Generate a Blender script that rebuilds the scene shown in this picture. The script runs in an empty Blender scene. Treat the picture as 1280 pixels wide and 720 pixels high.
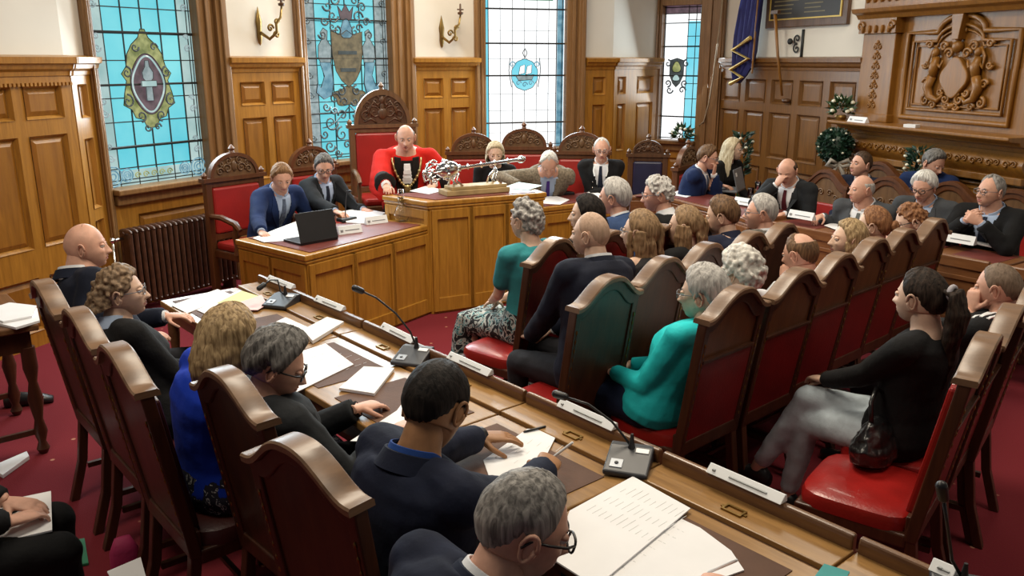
import bpy, bmesh, math, random
import numpy as np
from mathutils import Vector, Matrix, noise
from mathutils.bvhtree import BVHTree
PI=math.pi; R=math.radians
random.seed(7)
COL=bpy.context.scene.collection
sin,cos=math.sin,math.cos
# ---------- camera geometry ----------
FP=1047.0; TH=R(15.2); HC=2.1
def at(px,py,Z=None,Y=None):
    a=(px-640)/FP; b=-(py-360)/FP
    dy=cos(TH)+b*sin(TH); dz=-sin(TH)+b*cos(TH)
    t=(Z-HC)/dz if Y is None else Y/dy
    return Vector((a*t,dy*t,HC+dz*t))
O0=Vector((-1.56,4.82,0)); UU=Vector((.651,-.759,0)); VV=Vector((.759,.651,0))
def W(u,v,z=0): return O0+UU*u+VV*v+Vector((0,0,z))
ROT_U=math.atan2(-.759,.651)      # local x along +u  (desk), local y along +v
ROT_ROW=math.atan2(.651,.759)     # local +y looks along -u (audience)
ROT_V=math.atan2(-.759,.651)      # local +y looks along +v (desk row)
# ---------- materials ----------
MATS={}
def nt(name):
    m=bpy.data.materials.new(name); m.use_nodes=True
    n=m.node_tree; b=n.nodes['Principled BSDF']
    MATS[name]=m
    return m,n,b
def mat(name,col,rough=.6,metal=0,spec=.5,noise_amt=.12,scale=8,bump=0,bscale=60,stretch=(1,1,1),emit=0,sheen=0,coat=0,trans=0,col2=None):
    m,n,b=nt(name)
    b.inputs['Roughness'].default_value=rough; b.inputs['Metallic'].default_value=metal
    b.inputs['Specular IOR Level'].default_value=spec
    b.inputs['Sheen Weight'].default_value=sheen; b.inputs['Coat Weight'].default_value=coat
    b.inputs['Transmission Weight'].default_value=trans
    tc=n.nodes.new('ShaderNodeTexCoord'); mp=n.nodes.new('ShaderNodeMapping'); mp.inputs['Scale'].default_value=stretch
    n.links.new(tc.outputs['Object'],mp.inputs[0])
    ns=n.nodes.new('ShaderNodeTexNoise'); ns.inputs['Scale'].default_value=scale; ns.inputs['Detail'].default_value=5
    n.links.new(mp.outputs[0],ns.inputs['Vector'])
    r=n.nodes.new('ShaderNodeValToRGB'); 
    c=Vector(col); c1=c*(1-noise_amt*1.6); c2=Vector(col2) if col2 else c*(1+noise_amt)
    r.color_ramp.elements[0].position=.3; r.color_ramp.elements[1].position=.72
    r.color_ramp.elements[0].color=(*c1,1); r.color_ramp.elements[1].color=(*c2,1)
    n.links.new(ns.outputs['Fac'],r.inputs[0]); n.links.new(r.outputs[0],b.inputs['Base Color'])
    if bump:
        nb=n.nodes.new('ShaderNodeTexNoise'); nb.inputs['Scale'].default_value=bscale; nb.inputs['Detail'].default_value=3
        n.links.new(mp.outputs[0],nb.inputs['Vector'])
        bp=n.nodes.new('ShaderNodeBump'); bp.inputs['Strength'].default_value=bump; bp.inputs['Distance'].default_value=.01
        n.links.new(nb.outputs['Fac'],bp.inputs['Height']); n.links.new(bp.outputs[0],b.inputs['Normal'])
    if emit:
        n.links.new(r.outputs[0],b.inputs['Emission Color']); b.inputs['Emission Strength'].default_value=emit
    return m
def wood(name,c1,c2,rough=.35,st=(14,14,1.2),scale=2.2,coat=.15,bump=.06):
    m,n,b=nt(name); b.inputs['Roughness'].default_value=rough; b.inputs['Coat Weight'].default_value=coat; b.inputs['Coat Roughness'].default_value=.25
    tc=n.nodes.new('ShaderNodeTexCoord'); mp=n.nodes.new('ShaderNodeMapping'); mp.inputs['Scale'].default_value=st
    n.links.new(tc.outputs['Object'],mp.inputs[0])
    ns=n.nodes.new('ShaderNodeTexNoise'); ns.inputs['Scale'].default_value=scale; ns.inputs['Detail'].default_value=7; ns.inputs['Roughness'].default_value=.62; ns.inputs['Distortion'].default_value=.6
    n.links.new(mp.outputs[0],ns.inputs['Vector'])
    r=n.nodes.new('ShaderNodeValToRGB'); e=r.color_ramp.elements
    e[0].position=.28; e[1].position=.74; e[0].color=(*c1,1); e[1].color=(*c2,1)
    n.links.new(ns.outputs['Fac'],r.inputs[0]); n.links.new(r.outputs[0],b.inputs['Base Color'])
    bp=n.nodes.new('ShaderNodeBump'); bp.inputs['Strength'].default_value=bump; bp.inputs['Distance'].default_value=.005
    n.links.new(ns.outputs['Fac'],bp.inputs['Height']); n.links.new(bp.outputs[0],b.inputs['Normal'])
    return m
OAK=wood('golden_oak',(.25,.105,.012),(.46,.21,.028))
OAKP=wood('golden_oak_panel',(.20,.078,.009),(.36,.155,.020),st=(9,9,.9))
OAKD=wood('oak_frame_dark',(.15,.07,.02),(.26,.13,.045),.4)
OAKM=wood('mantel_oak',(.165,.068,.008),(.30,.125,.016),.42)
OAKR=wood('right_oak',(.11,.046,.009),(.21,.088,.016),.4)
CAS=wood('casing_oak',(.17,.085,.028),(.30,.16,.06),.35)
DESKW=wood('desk_oak',(.21,.105,.03),(.37,.20,.065),.3,st=(1.5,16,16),coat=.12)
DESKE=wood('desk_edge_wood',(.10,.042,.016),(.20,.095,.04),.32,st=(1.5,16,16),coat=.3)
BENCH=wood('bench_oak',(.28,.125,.014),(.50,.24,.032),.35)
MAHO=wood('chair_mahogany',(.034,.010,.004),(.085,.026,.009),.42,coat=.12)
MAHOP=wood('chair_panel_mahogany',(.08,.026,.008),(.15,.052,.015),.42,coat=.1)
CREST=wood('chair_crest_worn',(.12,.066,.036),(.25,.145,.080),.40,st=(10,2,10),coat=.25)
CARV=wood('carved_dark_oak',(.055,.024,.010),(.13,.06,.026),.4)
CARVL=wood('carved_walnut',(.10,.05,.02),(.20,.105,.045),.4)
CNCW=wood('councillor_desk_wood',(.14,.05,.018),(.26,.11,.04),.33,st=(1.5,16,16))
LEAR=mat('red_leather',(.33,.012,.010),.32,bump=.12,bscale=90,noise_amt=.2,scale=5,coat=.2)
LEAK=mat('oxblood_leather',(.055,.010,.008),.4,bump=.12,bscale=90)
LEAD=mat('dark_red_leather',(.19,.008,.008),.42,bump=.12,bscale=90,noise_amt=.2,scale=5)
LEAO=mat('crimson_leather',(.36,.022,.018),.36,bump=.1,bscale=80,noise_amt=.12,scale=4)
LEAB=mat('brown_desk_leather',(.12,.062,.040),.65,spec=.2,bump=.1,bscale=120,noise_amt=.15,scale=6)
LEAM=mat('maroon_desk_leather',(.16,.035,.028),.4,bump=.08,bscale=120)
LEAN=mat('navy_leather',(.02,.022,.06),.4,bump=.1,bscale=80)
PLAS=mat('plaster_white',(.70,.66,.58),.85,noise_amt=.03,scale=2)
BRASS=mat('brass',(.30,.19,.06),.35,metal=.9,noise_amt=.2)
SILV=mat('silver',(.75,.75,.74),.18,metal=1,noise_amt=.05)
BLK=mat('black_plastic',(.012,.012,.014),.4)
BLK2=mat('charcoal_plastic',(.035,.037,.045),.45)
GREY=mat('grey_plastic',(.16,.17,.19),.45)
IRON=mat('radiator_brown',(.085,.035,.018),.45,noise_amt=.25,scale=20)
PAPER=mat('paper_white',(.82,.82,.84),.8,noise_amt=.02)
PAPY=mat('paper_yellow',(.75,.72,.32),.8,noise_amt=.02)
PAPP=mat('paper_pink',(.78,.52,.52),.8,noise_amt=.02)
INK=mat('print_grey',(.35,.37,.38),.8)
PLATE=mat('name_plate_white',(.78,.80,.82),.4,noise_amt=.02)
GREEN=mat('green_print',(.02,.20,.09),.5)
LEADC=mat('lead_came',(.018,.02,.02),.6)
DARKB=mat('dark_board',(.018,.013,.010),.5)
GOLD=mat('gold_paint',(.55,.38,.09),.45,metal=.3)
FLAGB=mat('flag_blue',(.018,.022,.14),.75,bump=.1)
LEAF=mat('leaf_green',(.025,.07,.022),.5,noise_amt=.35,scale=20)
LEAFD=mat('leaf_dark',(.012,.045,.025),.45,noise_amt=.35,scale=20)
PETAL=mat('petal_white',(.75,.74,.60),.6,noise_amt=.06)
RIBB=mat('ribbon_grey',(.36,.33,.29),.5)
def glassm(name,col=(1,1,1)):
    m,n,b=nt(name); b.inputs['Base Color'].default_value=(*col,1); b.inputs['Roughness'].default_value=.03
    b.inputs['Transmission Weight'].default_value=1; b.inputs['IOR'].default_value=1.3
    return m
GLASS=glassm('clear_glass')
# carpet
def carpet():
    m,n,b=nt('red_carpet'); b.inputs['Roughness'].default_value=.95; b.inputs['Specular IOR Level'].default_value=.1
    tc=n.nodes.new('ShaderNodeTexCoord')
    mp=n.nodes.new('ShaderNodeMapping'); mp.inputs['Rotation'].default_value=(0,0,.7); n.links.new(tc.outputs['Object'],mp.inputs[0])
    v=n.nodes.new('ShaderNodeTexVoronoi'); v.inputs['Scale'].default_value=5.2; v.inputs['Randomness'].default_value=.22; n.links.new(mp.outputs[0],v.inputs['Vector'])
    r=n.nodes.new('ShaderNodeValToRGB'); e=r.color_ramp.elements; e[0].position=.045; e[0].color=(.42,.20,.13,1); e[1].position=.075; e[1].color=(.16,.020,.027,1)
    n.links.new(v.outputs['Distance'],r.inputs[0])
    ns=n.nodes.new('ShaderNodeTexNoise'); ns.inputs['Scale'].default_value=180; n.links.new(tc.outputs['Object'],ns.inputs['Vector'])
    mx=n.nodes.new('ShaderNodeMixRGB'); mx.blend_type='MULTIPLY'; mx.inputs[0].default_value=.5; n.links.new(r.outputs[0],mx.inputs[1]); n.links.new(ns.outputs['Color'],mx.inputs[2])
    g=n.nodes.new('ShaderNodeMixRGB'); g.blend_type='ADD'; g.inputs[0].default_value=.35; n.links.new(mx.outputs[0],g.inputs[1]); n.links.new(r.outputs[0],g.inputs[2])
    n.links.new(g.outputs[0],b.inputs['Base Color'])
    bp=n.nodes.new('ShaderNodeBump'); bp.inputs['Strength'].default_value=.3; bp.inputs['Distance'].default_value=.004; n.links.new(ns.outputs['Fac'],bp.inputs['Height']); n.links.new(bp.outputs[0],b.inputs['Normal'])
    return m
CARPET=carpet()
def stained(name,c1,c2,strength,scale=2.5):
    m,n,b=nt(name); b.inputs['Base Color'].default_value=(.05,.06,.06,1); b.inputs['Roughness'].default_value=.2
    tc=n.nodes.new('ShaderNodeTexCoord')
    ns=n.nodes.new('ShaderNodeTexNoise'); ns.inputs['Scale'].default_value=scale; ns.inputs['Detail'].default_value=6; n.links.new(tc.outputs['Object'],ns.inputs['Vector'])
    r=n.nodes.new('ShaderNodeValToRGB'); e=r.color_ramp.elements; e[0].position=.35; e[1].position=.65; e[0].color=(*c1,1); e[1].color=(*c2,1)
    n.links.new(ns.outputs['Fac'],r.inputs[0]); n.links.new(r.outputs[0],b.inputs['Emission Color']); b.inputs['Emission Strength'].default_value=strength
    return m
G_AQUA=stained('glass_aqua',(.08,.56,.68),(.22,.74,.80),1.0,1.2)
G_PALE=stained('glass_pale',(.30,.50,.50),(.55,.72,.70),.9,3)
G_WHITE=stained('glass_white',(.92,.95,.97),(1,1,1),1.35,2)
G_CYAN=stained('glass_cyan',(.10,.62,.80),(.25,.75,.88),1.0,1.5)
G_OLIVE=stained('glass_olive',(.16,.20,.05),(.50,.52,.20),.8,14)
G_PURP=stained('glass_purple',(.06,.03,.05),(.16,.09,.12),.8,12)
G_GOLD=stained('glass_amber',(.10,.07,.03),(.26,.19,.09),.8,14)
G_BLUE=stained('glass_blue',(.05,.22,.34),(.25,.50,.62),.8,12)
G_GREY=stained('glass_grey',(.20,.28,.30),(.42,.52,.54),.8,14)
G_DARK=stained('glass_dark',(.01,.02,.03),(.05,.07,.08),.8,14)
G_GRN=stained('glass_green',(.05,.30,.12),(.15,.5,.25),.8,8)
# ---------- mesh building ----------
class MB:
    def __init__(s): s.v=[];s.f=[];s.m=[];s.cur=0
    def add(s,vs,fs):
        b=len(s.v); s.v+= [tuple(x) for x in vs]; s.f+=[tuple(b+i for i in f) for f in fs]; s.m+=[s.cur]*len(fs); return s
    def box(s,c,d,M=None):
        vs=[Vector((x*d[0]/2,y*d[1]/2,z*d[2]/2)) for x in(-1,1) for y in(-1,1) for z in(-1,1)]
        if M: vs=[M@v for v in vs]
        vs=[v+Vector(c) for v in vs]
        return s.add(vs,[(0,1,3,2),(4,6,7,5),(0,4,5,1),(2,3,7,6),(0,2,6,4),(1,5,7,3)])
    def b2(s,x0,x1,y0,y1,z0,z1): return s.box(((x0+x1)/2,(y0+y1)/2,(z0+z1)/2),(abs(x1-x0),abs(y1-y0),abs(z1-z0)))
    def loft(s,rings,caps=True,closed=True):
        n=len(rings[0]); vs=[p for r in rings for p in r]; fs=[]
        for i in range(len(rings)-1):
            for j in range(n if closed else n-1):
                k=(j+1)%n; fs.append((i*n+j,i*n+k,(i+1)*n+k,(i+1)*n+j))
        if caps: fs.append(tuple(range(n))[::-1]); fs.append(tuple((len(rings)-1)*n+j for j in range(n)))
        return s.add(vs,fs)
    def tube(s,pts,r,n=8,caps=True):
        pts=[Vector(p) for p in pts]; rings=[]; up=None
        for i,p in enumerate(pts):
            a=pts[max(i-1,0)]; b=pts[min(i+1,len(pts)-1)]; t=(b-a)
            if t.length<1e-9: t=Vector((0,0,1))
            t.normalize()
            if up is None: up=t.orthogonal().normalized()
            up=(up-t*up.dot(t))
            up= up.normalized() if up.length>1e-6 else t.orthogonal().normalized()
            w=t.cross(up); rr=r[i] if isinstance(r,(list,tuple)) else r
            rings.append([p+(up*cos(2*PI*j/n)+w*sin(2*PI*j/n))*rr for j in range(n)])
        return s.loft(rings,caps)
    def lathe(s,prof,c=(0,0,0),n=16,M=None,sx=1,sy=1):
        c=Vector(c); rings=[]
        for r,z in prof:
            ring=[Vector((r*cos(2*PI*j/n)*sx,r*sin(2*PI*j/n)*sy,z)) for j in range(n)]
            if M: ring=[M@p for p in ring]
            rings.append([p+c for p in ring])
        return s.loft(rings)
    def ell(s,c,r,M=None,n=12,k=8):
        prof=[(max(sin(PI*i/k),1e-3),-cos(PI*i/k)) for i in range(k+1)]
        rings=[]
        for a,z in prof:
            ring=[Vector((a*cos(2*PI*j/n)*r[0],a*sin(2*PI*j/n)*r[1],z*r[2])) for j in range(n)]
            if M: ring=[M@p for p in ring]
            rings.append([p+Vector(c) for p in ring])
        return s.loft(rings)
    def prism(s,poly,t0,t1,ax='y',M=None):
        # poly in the plane perpendicular to ax, extruded t0..t1
        def mk(a,b,t):
            p={'y':(a,t,b),'x':(t,a,b),'z':(a,b,t)}[ax]
            p=Vector(p); return M@p if M else p
        n=len(poly); vs=[mk(a,b,t0) for a,b in poly]+[mk(a,b,t1) for a,b in poly]
        fs=[tuple(range(n))[::-1],tuple(range(n,2*n))]+[(i,(i+1)%n,n+(i+1)%n,n+i) for i in range(n)]
        return s.add(vs,fs)
    def ring(s,outer,inner,t0,t1,ax='y'):
        def mk(a,b,t): return {'y':(a,t,b),'x':(t,a,b),'z':(a,b,t)}[ax]
        n=len(outer); vs=[mk(a,b,t) for t in(t0,t1) for pl in(outer,inner) for a,b in pl]; fs=[]
        for i in range(n):
            k=(i+1)%n
            fs+=[(i,k,n+k,n+i),(2*n+i,3*n+i,3*n+k,2*n+k),(i,2*n+i,2*n+k,k),(n+i,n+k,3*n+k,3*n+i)]
        return s.add(vs,fs)
    def mesh(s,name,mats,smooth=False):
        me=bpy.data.meshes.new(name); me.from_pydata([tuple(v) for v in s.v],[],s.f)
        for m in (mats if isinstance(mats,(list,tuple)) else [mats]): me.materials.append(m)
        for p,mi in zip(me.polygons,s.m): p.material_index=mi; p.use_smooth=smooth
        bm=bmesh.new(); bm.from_mesh(me); bmesh.ops.recalc_face_normals(bm,faces=bm.faces); bm.to_mesh(me); bm.free()
        return me
    def build(s,name,mats,parent=None,loc=(0,0,0),rot=0,smooth=False,bevel=0,kind=None,auto=False):
        me=s.mesh(name,mats,smooth or auto)
        return link(name,me,parent,loc,rot,bevel,kind,auto)
def link(name,me,parent=None,loc=(0,0,0),rot=0,bevel=0,kind=None,auto=False):
    o=bpy.data.objects.new(name,me); COL.objects.link(o); o.location=loc; o.rotation_euler=(0,0,rot)
    if parent: o.parent=parent
    if bevel:
        b=o.modifiers.new('Bevel','BEVEL'); b.width=bevel; b.segments=2; b.limit_method='ANGLE'; b.angle_limit=R(40)
    if auto:
        try: me.set_sharp_from_angle(angle=R(38))
        except Exception: pass
    if kind: o['kind']=kind
    return o
def empty(name,loc=(0,0,0),rot=0,label=None,cat=None,group=None):
    o=bpy.data.objects.new(name,None); COL.objects.link(o); o.location=loc; o.rotation_euler=(0,0,rot); o.empty_display_size=.1
    tag(o,label,cat,group); return o
def tag(o,label=None,cat=None,group=None,kind=None):
    if label: o['label']=label
    if cat: o['category']=cat
    if group: o['group']=group
    if kind: o['kind']=kind
    return o
def copy_tree(o,parent=None):
    c=o.copy(); COL.objects.link(c)
    if parent: c.parent=parent
    for ch in list(o.children): copy_tree(ch,c)
    return c
def spiral(c,r0,turns,a0,dirn=1,n=22,plane='xz',y=0,r1=.004):
    pts=[]
    for i in range(n):
        t=i/(n-1); r=r0*(1-t)+r1*t; a=a0+dirn*turns*2*PI*t
        pts.append((c[0]+r*cos(a),y,c[1]+r*sin(a)))
    return pts
def arcp(cx,cz,r,a0,a1,n=16,rz=None):
    rz=rz or r
    return [(cx+r*cos(a0+(a1-a0)*i/(n-1)),cz+rz*sin(a0+(a1-a0)*i/(n-1))) for i in range(n)]
# ================= ROOM =================
fl=MB(); fl.b2(-7,7,-2,14,-.1,0); fl.build('floor',CARPET,kind='structure')
def ratio(px,Y): return Vector(((px-640)/1085*Y,Y,0))
WT=3.7
TRIM=[0]
def nm_trim(): TRIM[0]+=1; return 'trim_%d'%TRIM[0]
def facet_frame(p0,p1):
    e=(p1-p0); L=e.length; a=math.atan2(e.y,e.x); return L,a
def cornice(mb,x0,x1,z=2.06,d=0.0,s=1):
    # profile of moulding, sticking toward -y
    prof=[(0,-.16),(-.015,-.16),(-.02,-.11),(-.045,-.10),(-.05,-.07),(-.075,-.05),(-.085,-.02),(-.11,-.01),(-.115,.035),(0,.05)]
    mb.loft([[Vector((x,d+a*s,z+.03+b)) for a,b in prof] for x in (x0,x1)])
def dentils(mb,x0,x1,z,d):
    n=int((x1-x0)/.035)
    for i in range(n):
        x=x0+(x1-x0)*(i+.5)/n; mb.b2(x-.010,x+.010,d-.032,d,z-.012,z+.012)
def panelling(fr,pn,L,cols,rows,d=0.0,x0=0,x1=None):
    """stiles, rails and raised panels; cols = list of (a,b) fractions; rows = list of (z0,z1)"""
    x1=L if x1 is None else x1
    X=lambda f:x0+(x1-x0)*f
    zs=[0]+[z for r in rows for z in r]+[2.03]
    # rails
    for i in range(0,len(zs),2): fr.b2(x0,x1,d-.035,d,zs[i],zs[i+1])
    # stiles
    edges=[0]+[c for cc in cols for c in cc]+[1]
    for (z0,z1) in rows:
        for i in range(0,len(edges),2):
            if X(edges[i+1])-X(edges[i])>1e-4: fr.b2(X(edges[i]),X(edges[i+1]),d-.035,d,z0,z1)
        for a,b in cols:
            A,B=X(a),X(b); m=.022
            ou=[(A,z0),(B,z0),(B,z1),(A,z1)]; inn=[(A+m,z0+m),(B-m,z0+m),(B-m,z1-m),(A+m,z1-m)]
            # sloped moulding
            vs=[(x,d-.042,z) for x,z in ou]+[(x,d-.008,z) for x,z in inn]
            fr.add(vs,[(i,(i+1)%4,4+(i+1)%4,4+i) for i in range(4)])
            A+=m;B-=m;Z0=z0+m;Z1=z1-m;g=.035
            if B-A>2.6*g:
                vs=[(A,d-.006,Z0),(B,d-.006,Z0),(B,d-.006,Z1),(A,d-.006,Z1),(A+g,d-.024,Z0+g),(B-g,d-.024,Z0+g),(B-g,d-.024,Z1-g),(A+g,d-.024,Z1-g)]
                pn.add(vs,[(0,1,5,4),(1,2,6,5),(2,3,7,6),(3,0,4,7),(4,5,6,7)])
            else: pn.b2(A,B,d-.01,d,Z0,Z1)
def wall_part(name,p0,p1,cols,rows,proud=0.0,lower=OAK,panel=OAKP,dent=False,top=True,plaster=True,ends=True):
    L,a=facet_frame(p0,p1)
    w=MB(); w.b2(0,L,-proud,.25,0,WT)
    wo=w.build(name,PLAS,loc=p0,rot=a,kind='structure')
    fr=MB(); pn=MB(); panelling(fr,pn,L,cols,rows,-proud)
    if top: cornice(fr,-.03 if ends else 0,L+.03 if ends else L,d=-proud)
    if dent: dentils(fr,0,L,1.90+.03,-proud-.03)
    fo=fr.build(nm_trim(),lower,wo,bevel=0,kind='structure'); po=pn.build(nm_trim(),panel,wo,kind='structure')
    return wo
ROWS=[(.12,.84),(.96,1.56),(1.68,1.90)]
Pt=dict(v0=ratio(-75,5.7),v1=ratio(80,6.62),w1a=ratio(105,6.95),w1b=ratio(282,8.18),w2a=ratio(368,8.85),w2b=ratio(515,9.95),
        w3a=ratio(592,10.4),w3b=ratio(730,10.8),m=ratio(766,10.98),n=ratio(822,11.75),w4b=ratio(905,11.25),r=ratio(1086,8.95),mn=ratio(1320,6.9))
# left bay, proud of the window wall
wall_part('wall_left',Pt['v0'],Pt['v1'],[(.08,.46),(.56,.90)],[(.12,.52),(.74,1.56),(1.68,1.92)],0.0,dent=True)
# its return pilaster with a narrow panel
wall_part('wall_left_return',Pt['v1'],ratio(108,6.98),[(.25,.62)],[(.12,.84),(.94,1.50),(1.66,1.92)],0.0,dent=False)
def window(n,p0,p1,gx0,gx1,z0,z1,cas,draw,zt=3.3,sill=True):
    """wall bay with a leaded window: cas = casing wood"""
    L,a=facet_frame(p0,p1)
    x0=gx0*L; x1=gx1*L
    w=MB(); w.b2(0,L,.12,.3,0,z0); w.b2(0,x0,.12,.3,z0,WT); w.b2(x1,L,.12,.3,z0,WT); w.b2(x0,x1,.12,.3,z1,WT)
    wo=w.build('wall_window_bay',OAKD,loc=p0,rot=a,kind='structure')
    c=MB()
    # moulded casing: stepped uprights
    for (A,B,sg) in ((0,x0,1),(x1,L,-1)):
        if B-A<.02: continue
        wd=B-A
        outer,inner=(A,B) if sg==1 else (B,A)
        c.b2(A,B,-.02,.12,0,WT)
        c.b2(outer,outer+sg*wd*.42,-.07,.0,0,WT)
        c.b2(outer+sg*wd*.07,outer+sg*wd*.28,-.095,-.06,0,WT)
        c.b2(outer+sg*wd*.55,outer+sg*wd*.75,-.045,-.01,0,WT)
    c.b2(x0,x1,-.02,.12,z1,z1+.14)
    c.build('window_casing',cas,wo,bevel=.008)
    s=MB(); s.b2(x0-.02,x1+.02,-.12,.12,z0-.05,z0); s.b2(x0,x1,-.06,.1,z0-.14,z0-.05)
    if sill: s.build('window_sill',cas,wo,bevel=.01)
    fr=MB(); pn=MB(); panelling(fr,pn,L,[(.22,.78)],[(.12,z0-.24)],.02); 
    # trim the panelling above the sill: only keep below
    fr2=MB()
    for f,mi in zip(fr.f,fr.m):
        if all(fr.v[i][2]<=z0-.1 for i in f): fr2.add([fr.v[i] for i in f],[tuple(range(len(f)))])
    fr2.b2(0,L,-.015,.12,z0-.24,z0-.05)
    fr2.build(nm_trim(),OAK,wo,kind='structure'); pn.build(nm_trim(),OAKP,wo,kind='structure')
    g=empty('window_%d'%n,(0,0,0)); g.parent=wo; g['kind']='structure'
    draw(g,x0,x1,z0,z1)
    return wo
def pane(g,x0,x1,z0,z1,m,y=.09,name='glass_pane',t=.006):
    b=MB(); b.b2(x0,x1,y,y+t,z0,z1); return b.build(name,m,g)
def leads(g,xs,zs,x0,x1,z0,z1,r=.0055,y=.085,extra=()):
    b=MB()
    for x in xs: b.b2(x-r,x+r,y-.006,y+.012,z0,z1)
    for z in zs: b.b2(x0,x1,y-.006,y+.012,z-r,z+r)
    for pts,rr in extra: b.tube(pts,rr,6)
    b.build('lead_lattice',LEADC,g)
def saddle(g,zs,x0,x1,y=.075):
    b=MB()
    for z in zs: b.tube([(x0,y,z),(x1,y,z)],.010,6)
    b.build('saddle_bar',LEADC,g)
def blobpoly(cx,cz,rx,rz,k,amp,n=48,ph=0):
    return [(cx+rx*(1+amp*cos(k*t+ph))*sin(t),cz+rz*(1+amp*cos(k*t+ph))*cos(t)) for t in [2*PI*i/n for i in range(n)]]
def glasspoly(g,name,poly,m,y=.078,t=.006,edge=.004):
    b=MB(); b.prism(poly,y,y+t); o=b.build(name,m,g)
    if edge:
        e=MB(); e.tube([(a,y-.001,c) for a,c in poly+[poly[0]]],edge,5,caps=False); e.build('lead_outline',LEADC,o)
    return o
def scrolls(g,name,items,m,rad=.012,y=.072):
    b=MB()
    for (cx,cz,r,t,a0,d) in items: b.tube(spiral((cx,cz),r,t,a0,d,y=y),[rad*(1-.5*i/21) for i in range(22)],6)
    return b.build(name,m,g,smooth=True)
def draw1(g,x0,x1,z0,z1):
    w=x1-x0
    pane(g,x0,x1,z0,z1,G_AQUA)
    for a,b in ((0,.14),(.86,1)): pane(g,x0+a*w,x0+b*w,z0,z1,G_PALE,.082,'border_pane')
    pane(g,x0+.14*w,x1-.14*w,z0,z0+.13,G_PALE,.082,'border_pane')
    xs=[x0+f*w for f in (.015,.045,.14,.32,.5,.68,.86,.955,.985)]
    zs=[z0+.02,z0+.05,z0+.15,z0+.32,z0+.54,z0+.74,z0+1.05,z0+1.27,z0+1.48,z0+1.72,z0+1.95]
    ex=[]
    leads(g,xs,[z for z in zs],x0,x1,z0,z1,.0045,extra=ex)
    saddle(g,[1.38,1.90,2.33,2.75],x0,x1)
    cx=x0+.5*w; cz=1.93
    glasspoly(g,'emblem_mantling',[(cx+a*w,cz+b) for a,b in
      [(-.02,.43),(.02,.43),(.05,.36),(.12,.30),(.17,.22),(.19,.12),(.24,.06),(.20,.0),(.23,-.1),(.25,-.2),(.18,-.24),(.15,-.31),(.08,-.33),(.05,-.40),(-.05,-.40),(-.08,-.33),(-.15,-.31),(-.18,-.24),(-.25,-.2),(-.23,-.1),(-.20,0),(-.24,.06),(-.19,.12),(-.17,.22),(-.12,.30),(-.05,.36)]],G_OLIVE)
    glasspoly(g,'emblem_field',blobpoly(cx,cz-.03,.165*w,.25,4,.03),G_PURP,.071)
    b=MB(); bp_=blobpoly(cx,cz-.03,.145*w,.225,4,.05); b.tube([(a_,.068,c_) for a_,c_ in bp_+bp_[:1]],.008,5,caps=False); b.build('emblem_scroll_frame',G_PALE,g)
    glasspoly(g,'emblem_figure',[(cx+a,cz+b) for a,b in [(-.018,.17),(.018,.17),(.022,.12),(.055,.07),(.05,.02),(.03,.0),(.035,-.17),(-.035,-.17),(-.03,0),(-.05,.02),(-.055,.07),(-.022,.12)]],G_GREY,.064,edge=.003)
    glasspoly(g,'emblem_band',[(cx-.075,cz-.0),(cx+.075,cz-.0),(cx+.075,cz-.05),(cx-.075,cz-.05)],G_PALE,.058,edge=.003)
    it=[]
    for s in (-1,1):
        it+=[(cx+s*.19*w,cz+.07,.05,1.3,PI/2,s),(cx+s*.21*w,cz-.17,.06,1.3,PI/2,s),(cx+s*.10*w,cz-.30,.05,1.2,-PI/2,-s),(cx+s*.05*w,cz-.40,.035,1.2,0,s),(cx+s*.09*w,cz+.28,.04,1.1,0,s)]
    scrolls(g,'emblem_scrollwork',it,G_DARK,.009)
    it=[]
    for z in (z0+.25,z0+.62,z0+1.15,z0+1.5,z0+1.85):
        for s in(-1,1): it.append((cx+s*.43*w,z,.035,1.5,0,s)); it.append((cx+s*.43*w,z+.1,.028,1.3,PI,-s))
    scrolls(g,'border_scrolls',it,G_GREY,.008)
    ro=MB()
    for (a,r) in ((.07,.085),(.2,.055),(.93,.08),(.78,.055)):
        for q in (1,.62,.3): ro.tube([(x0+a*w+r*q*cos(t),.07,z0+.09+r*q*sin(t)) for t in [2*PI*i/16 for i in range(17)]],.006,5,caps=False)
    ro.build('corner_roundel',G_BLUE,g,smooth=True)
    it=[(x0+f*w,z0+.08,.03,1.4,0,1) for f in (.3,.38,.46,.54,.62)]
    scrolls(g,'base_scrolls',it,G_OLIVE,.007)
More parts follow.
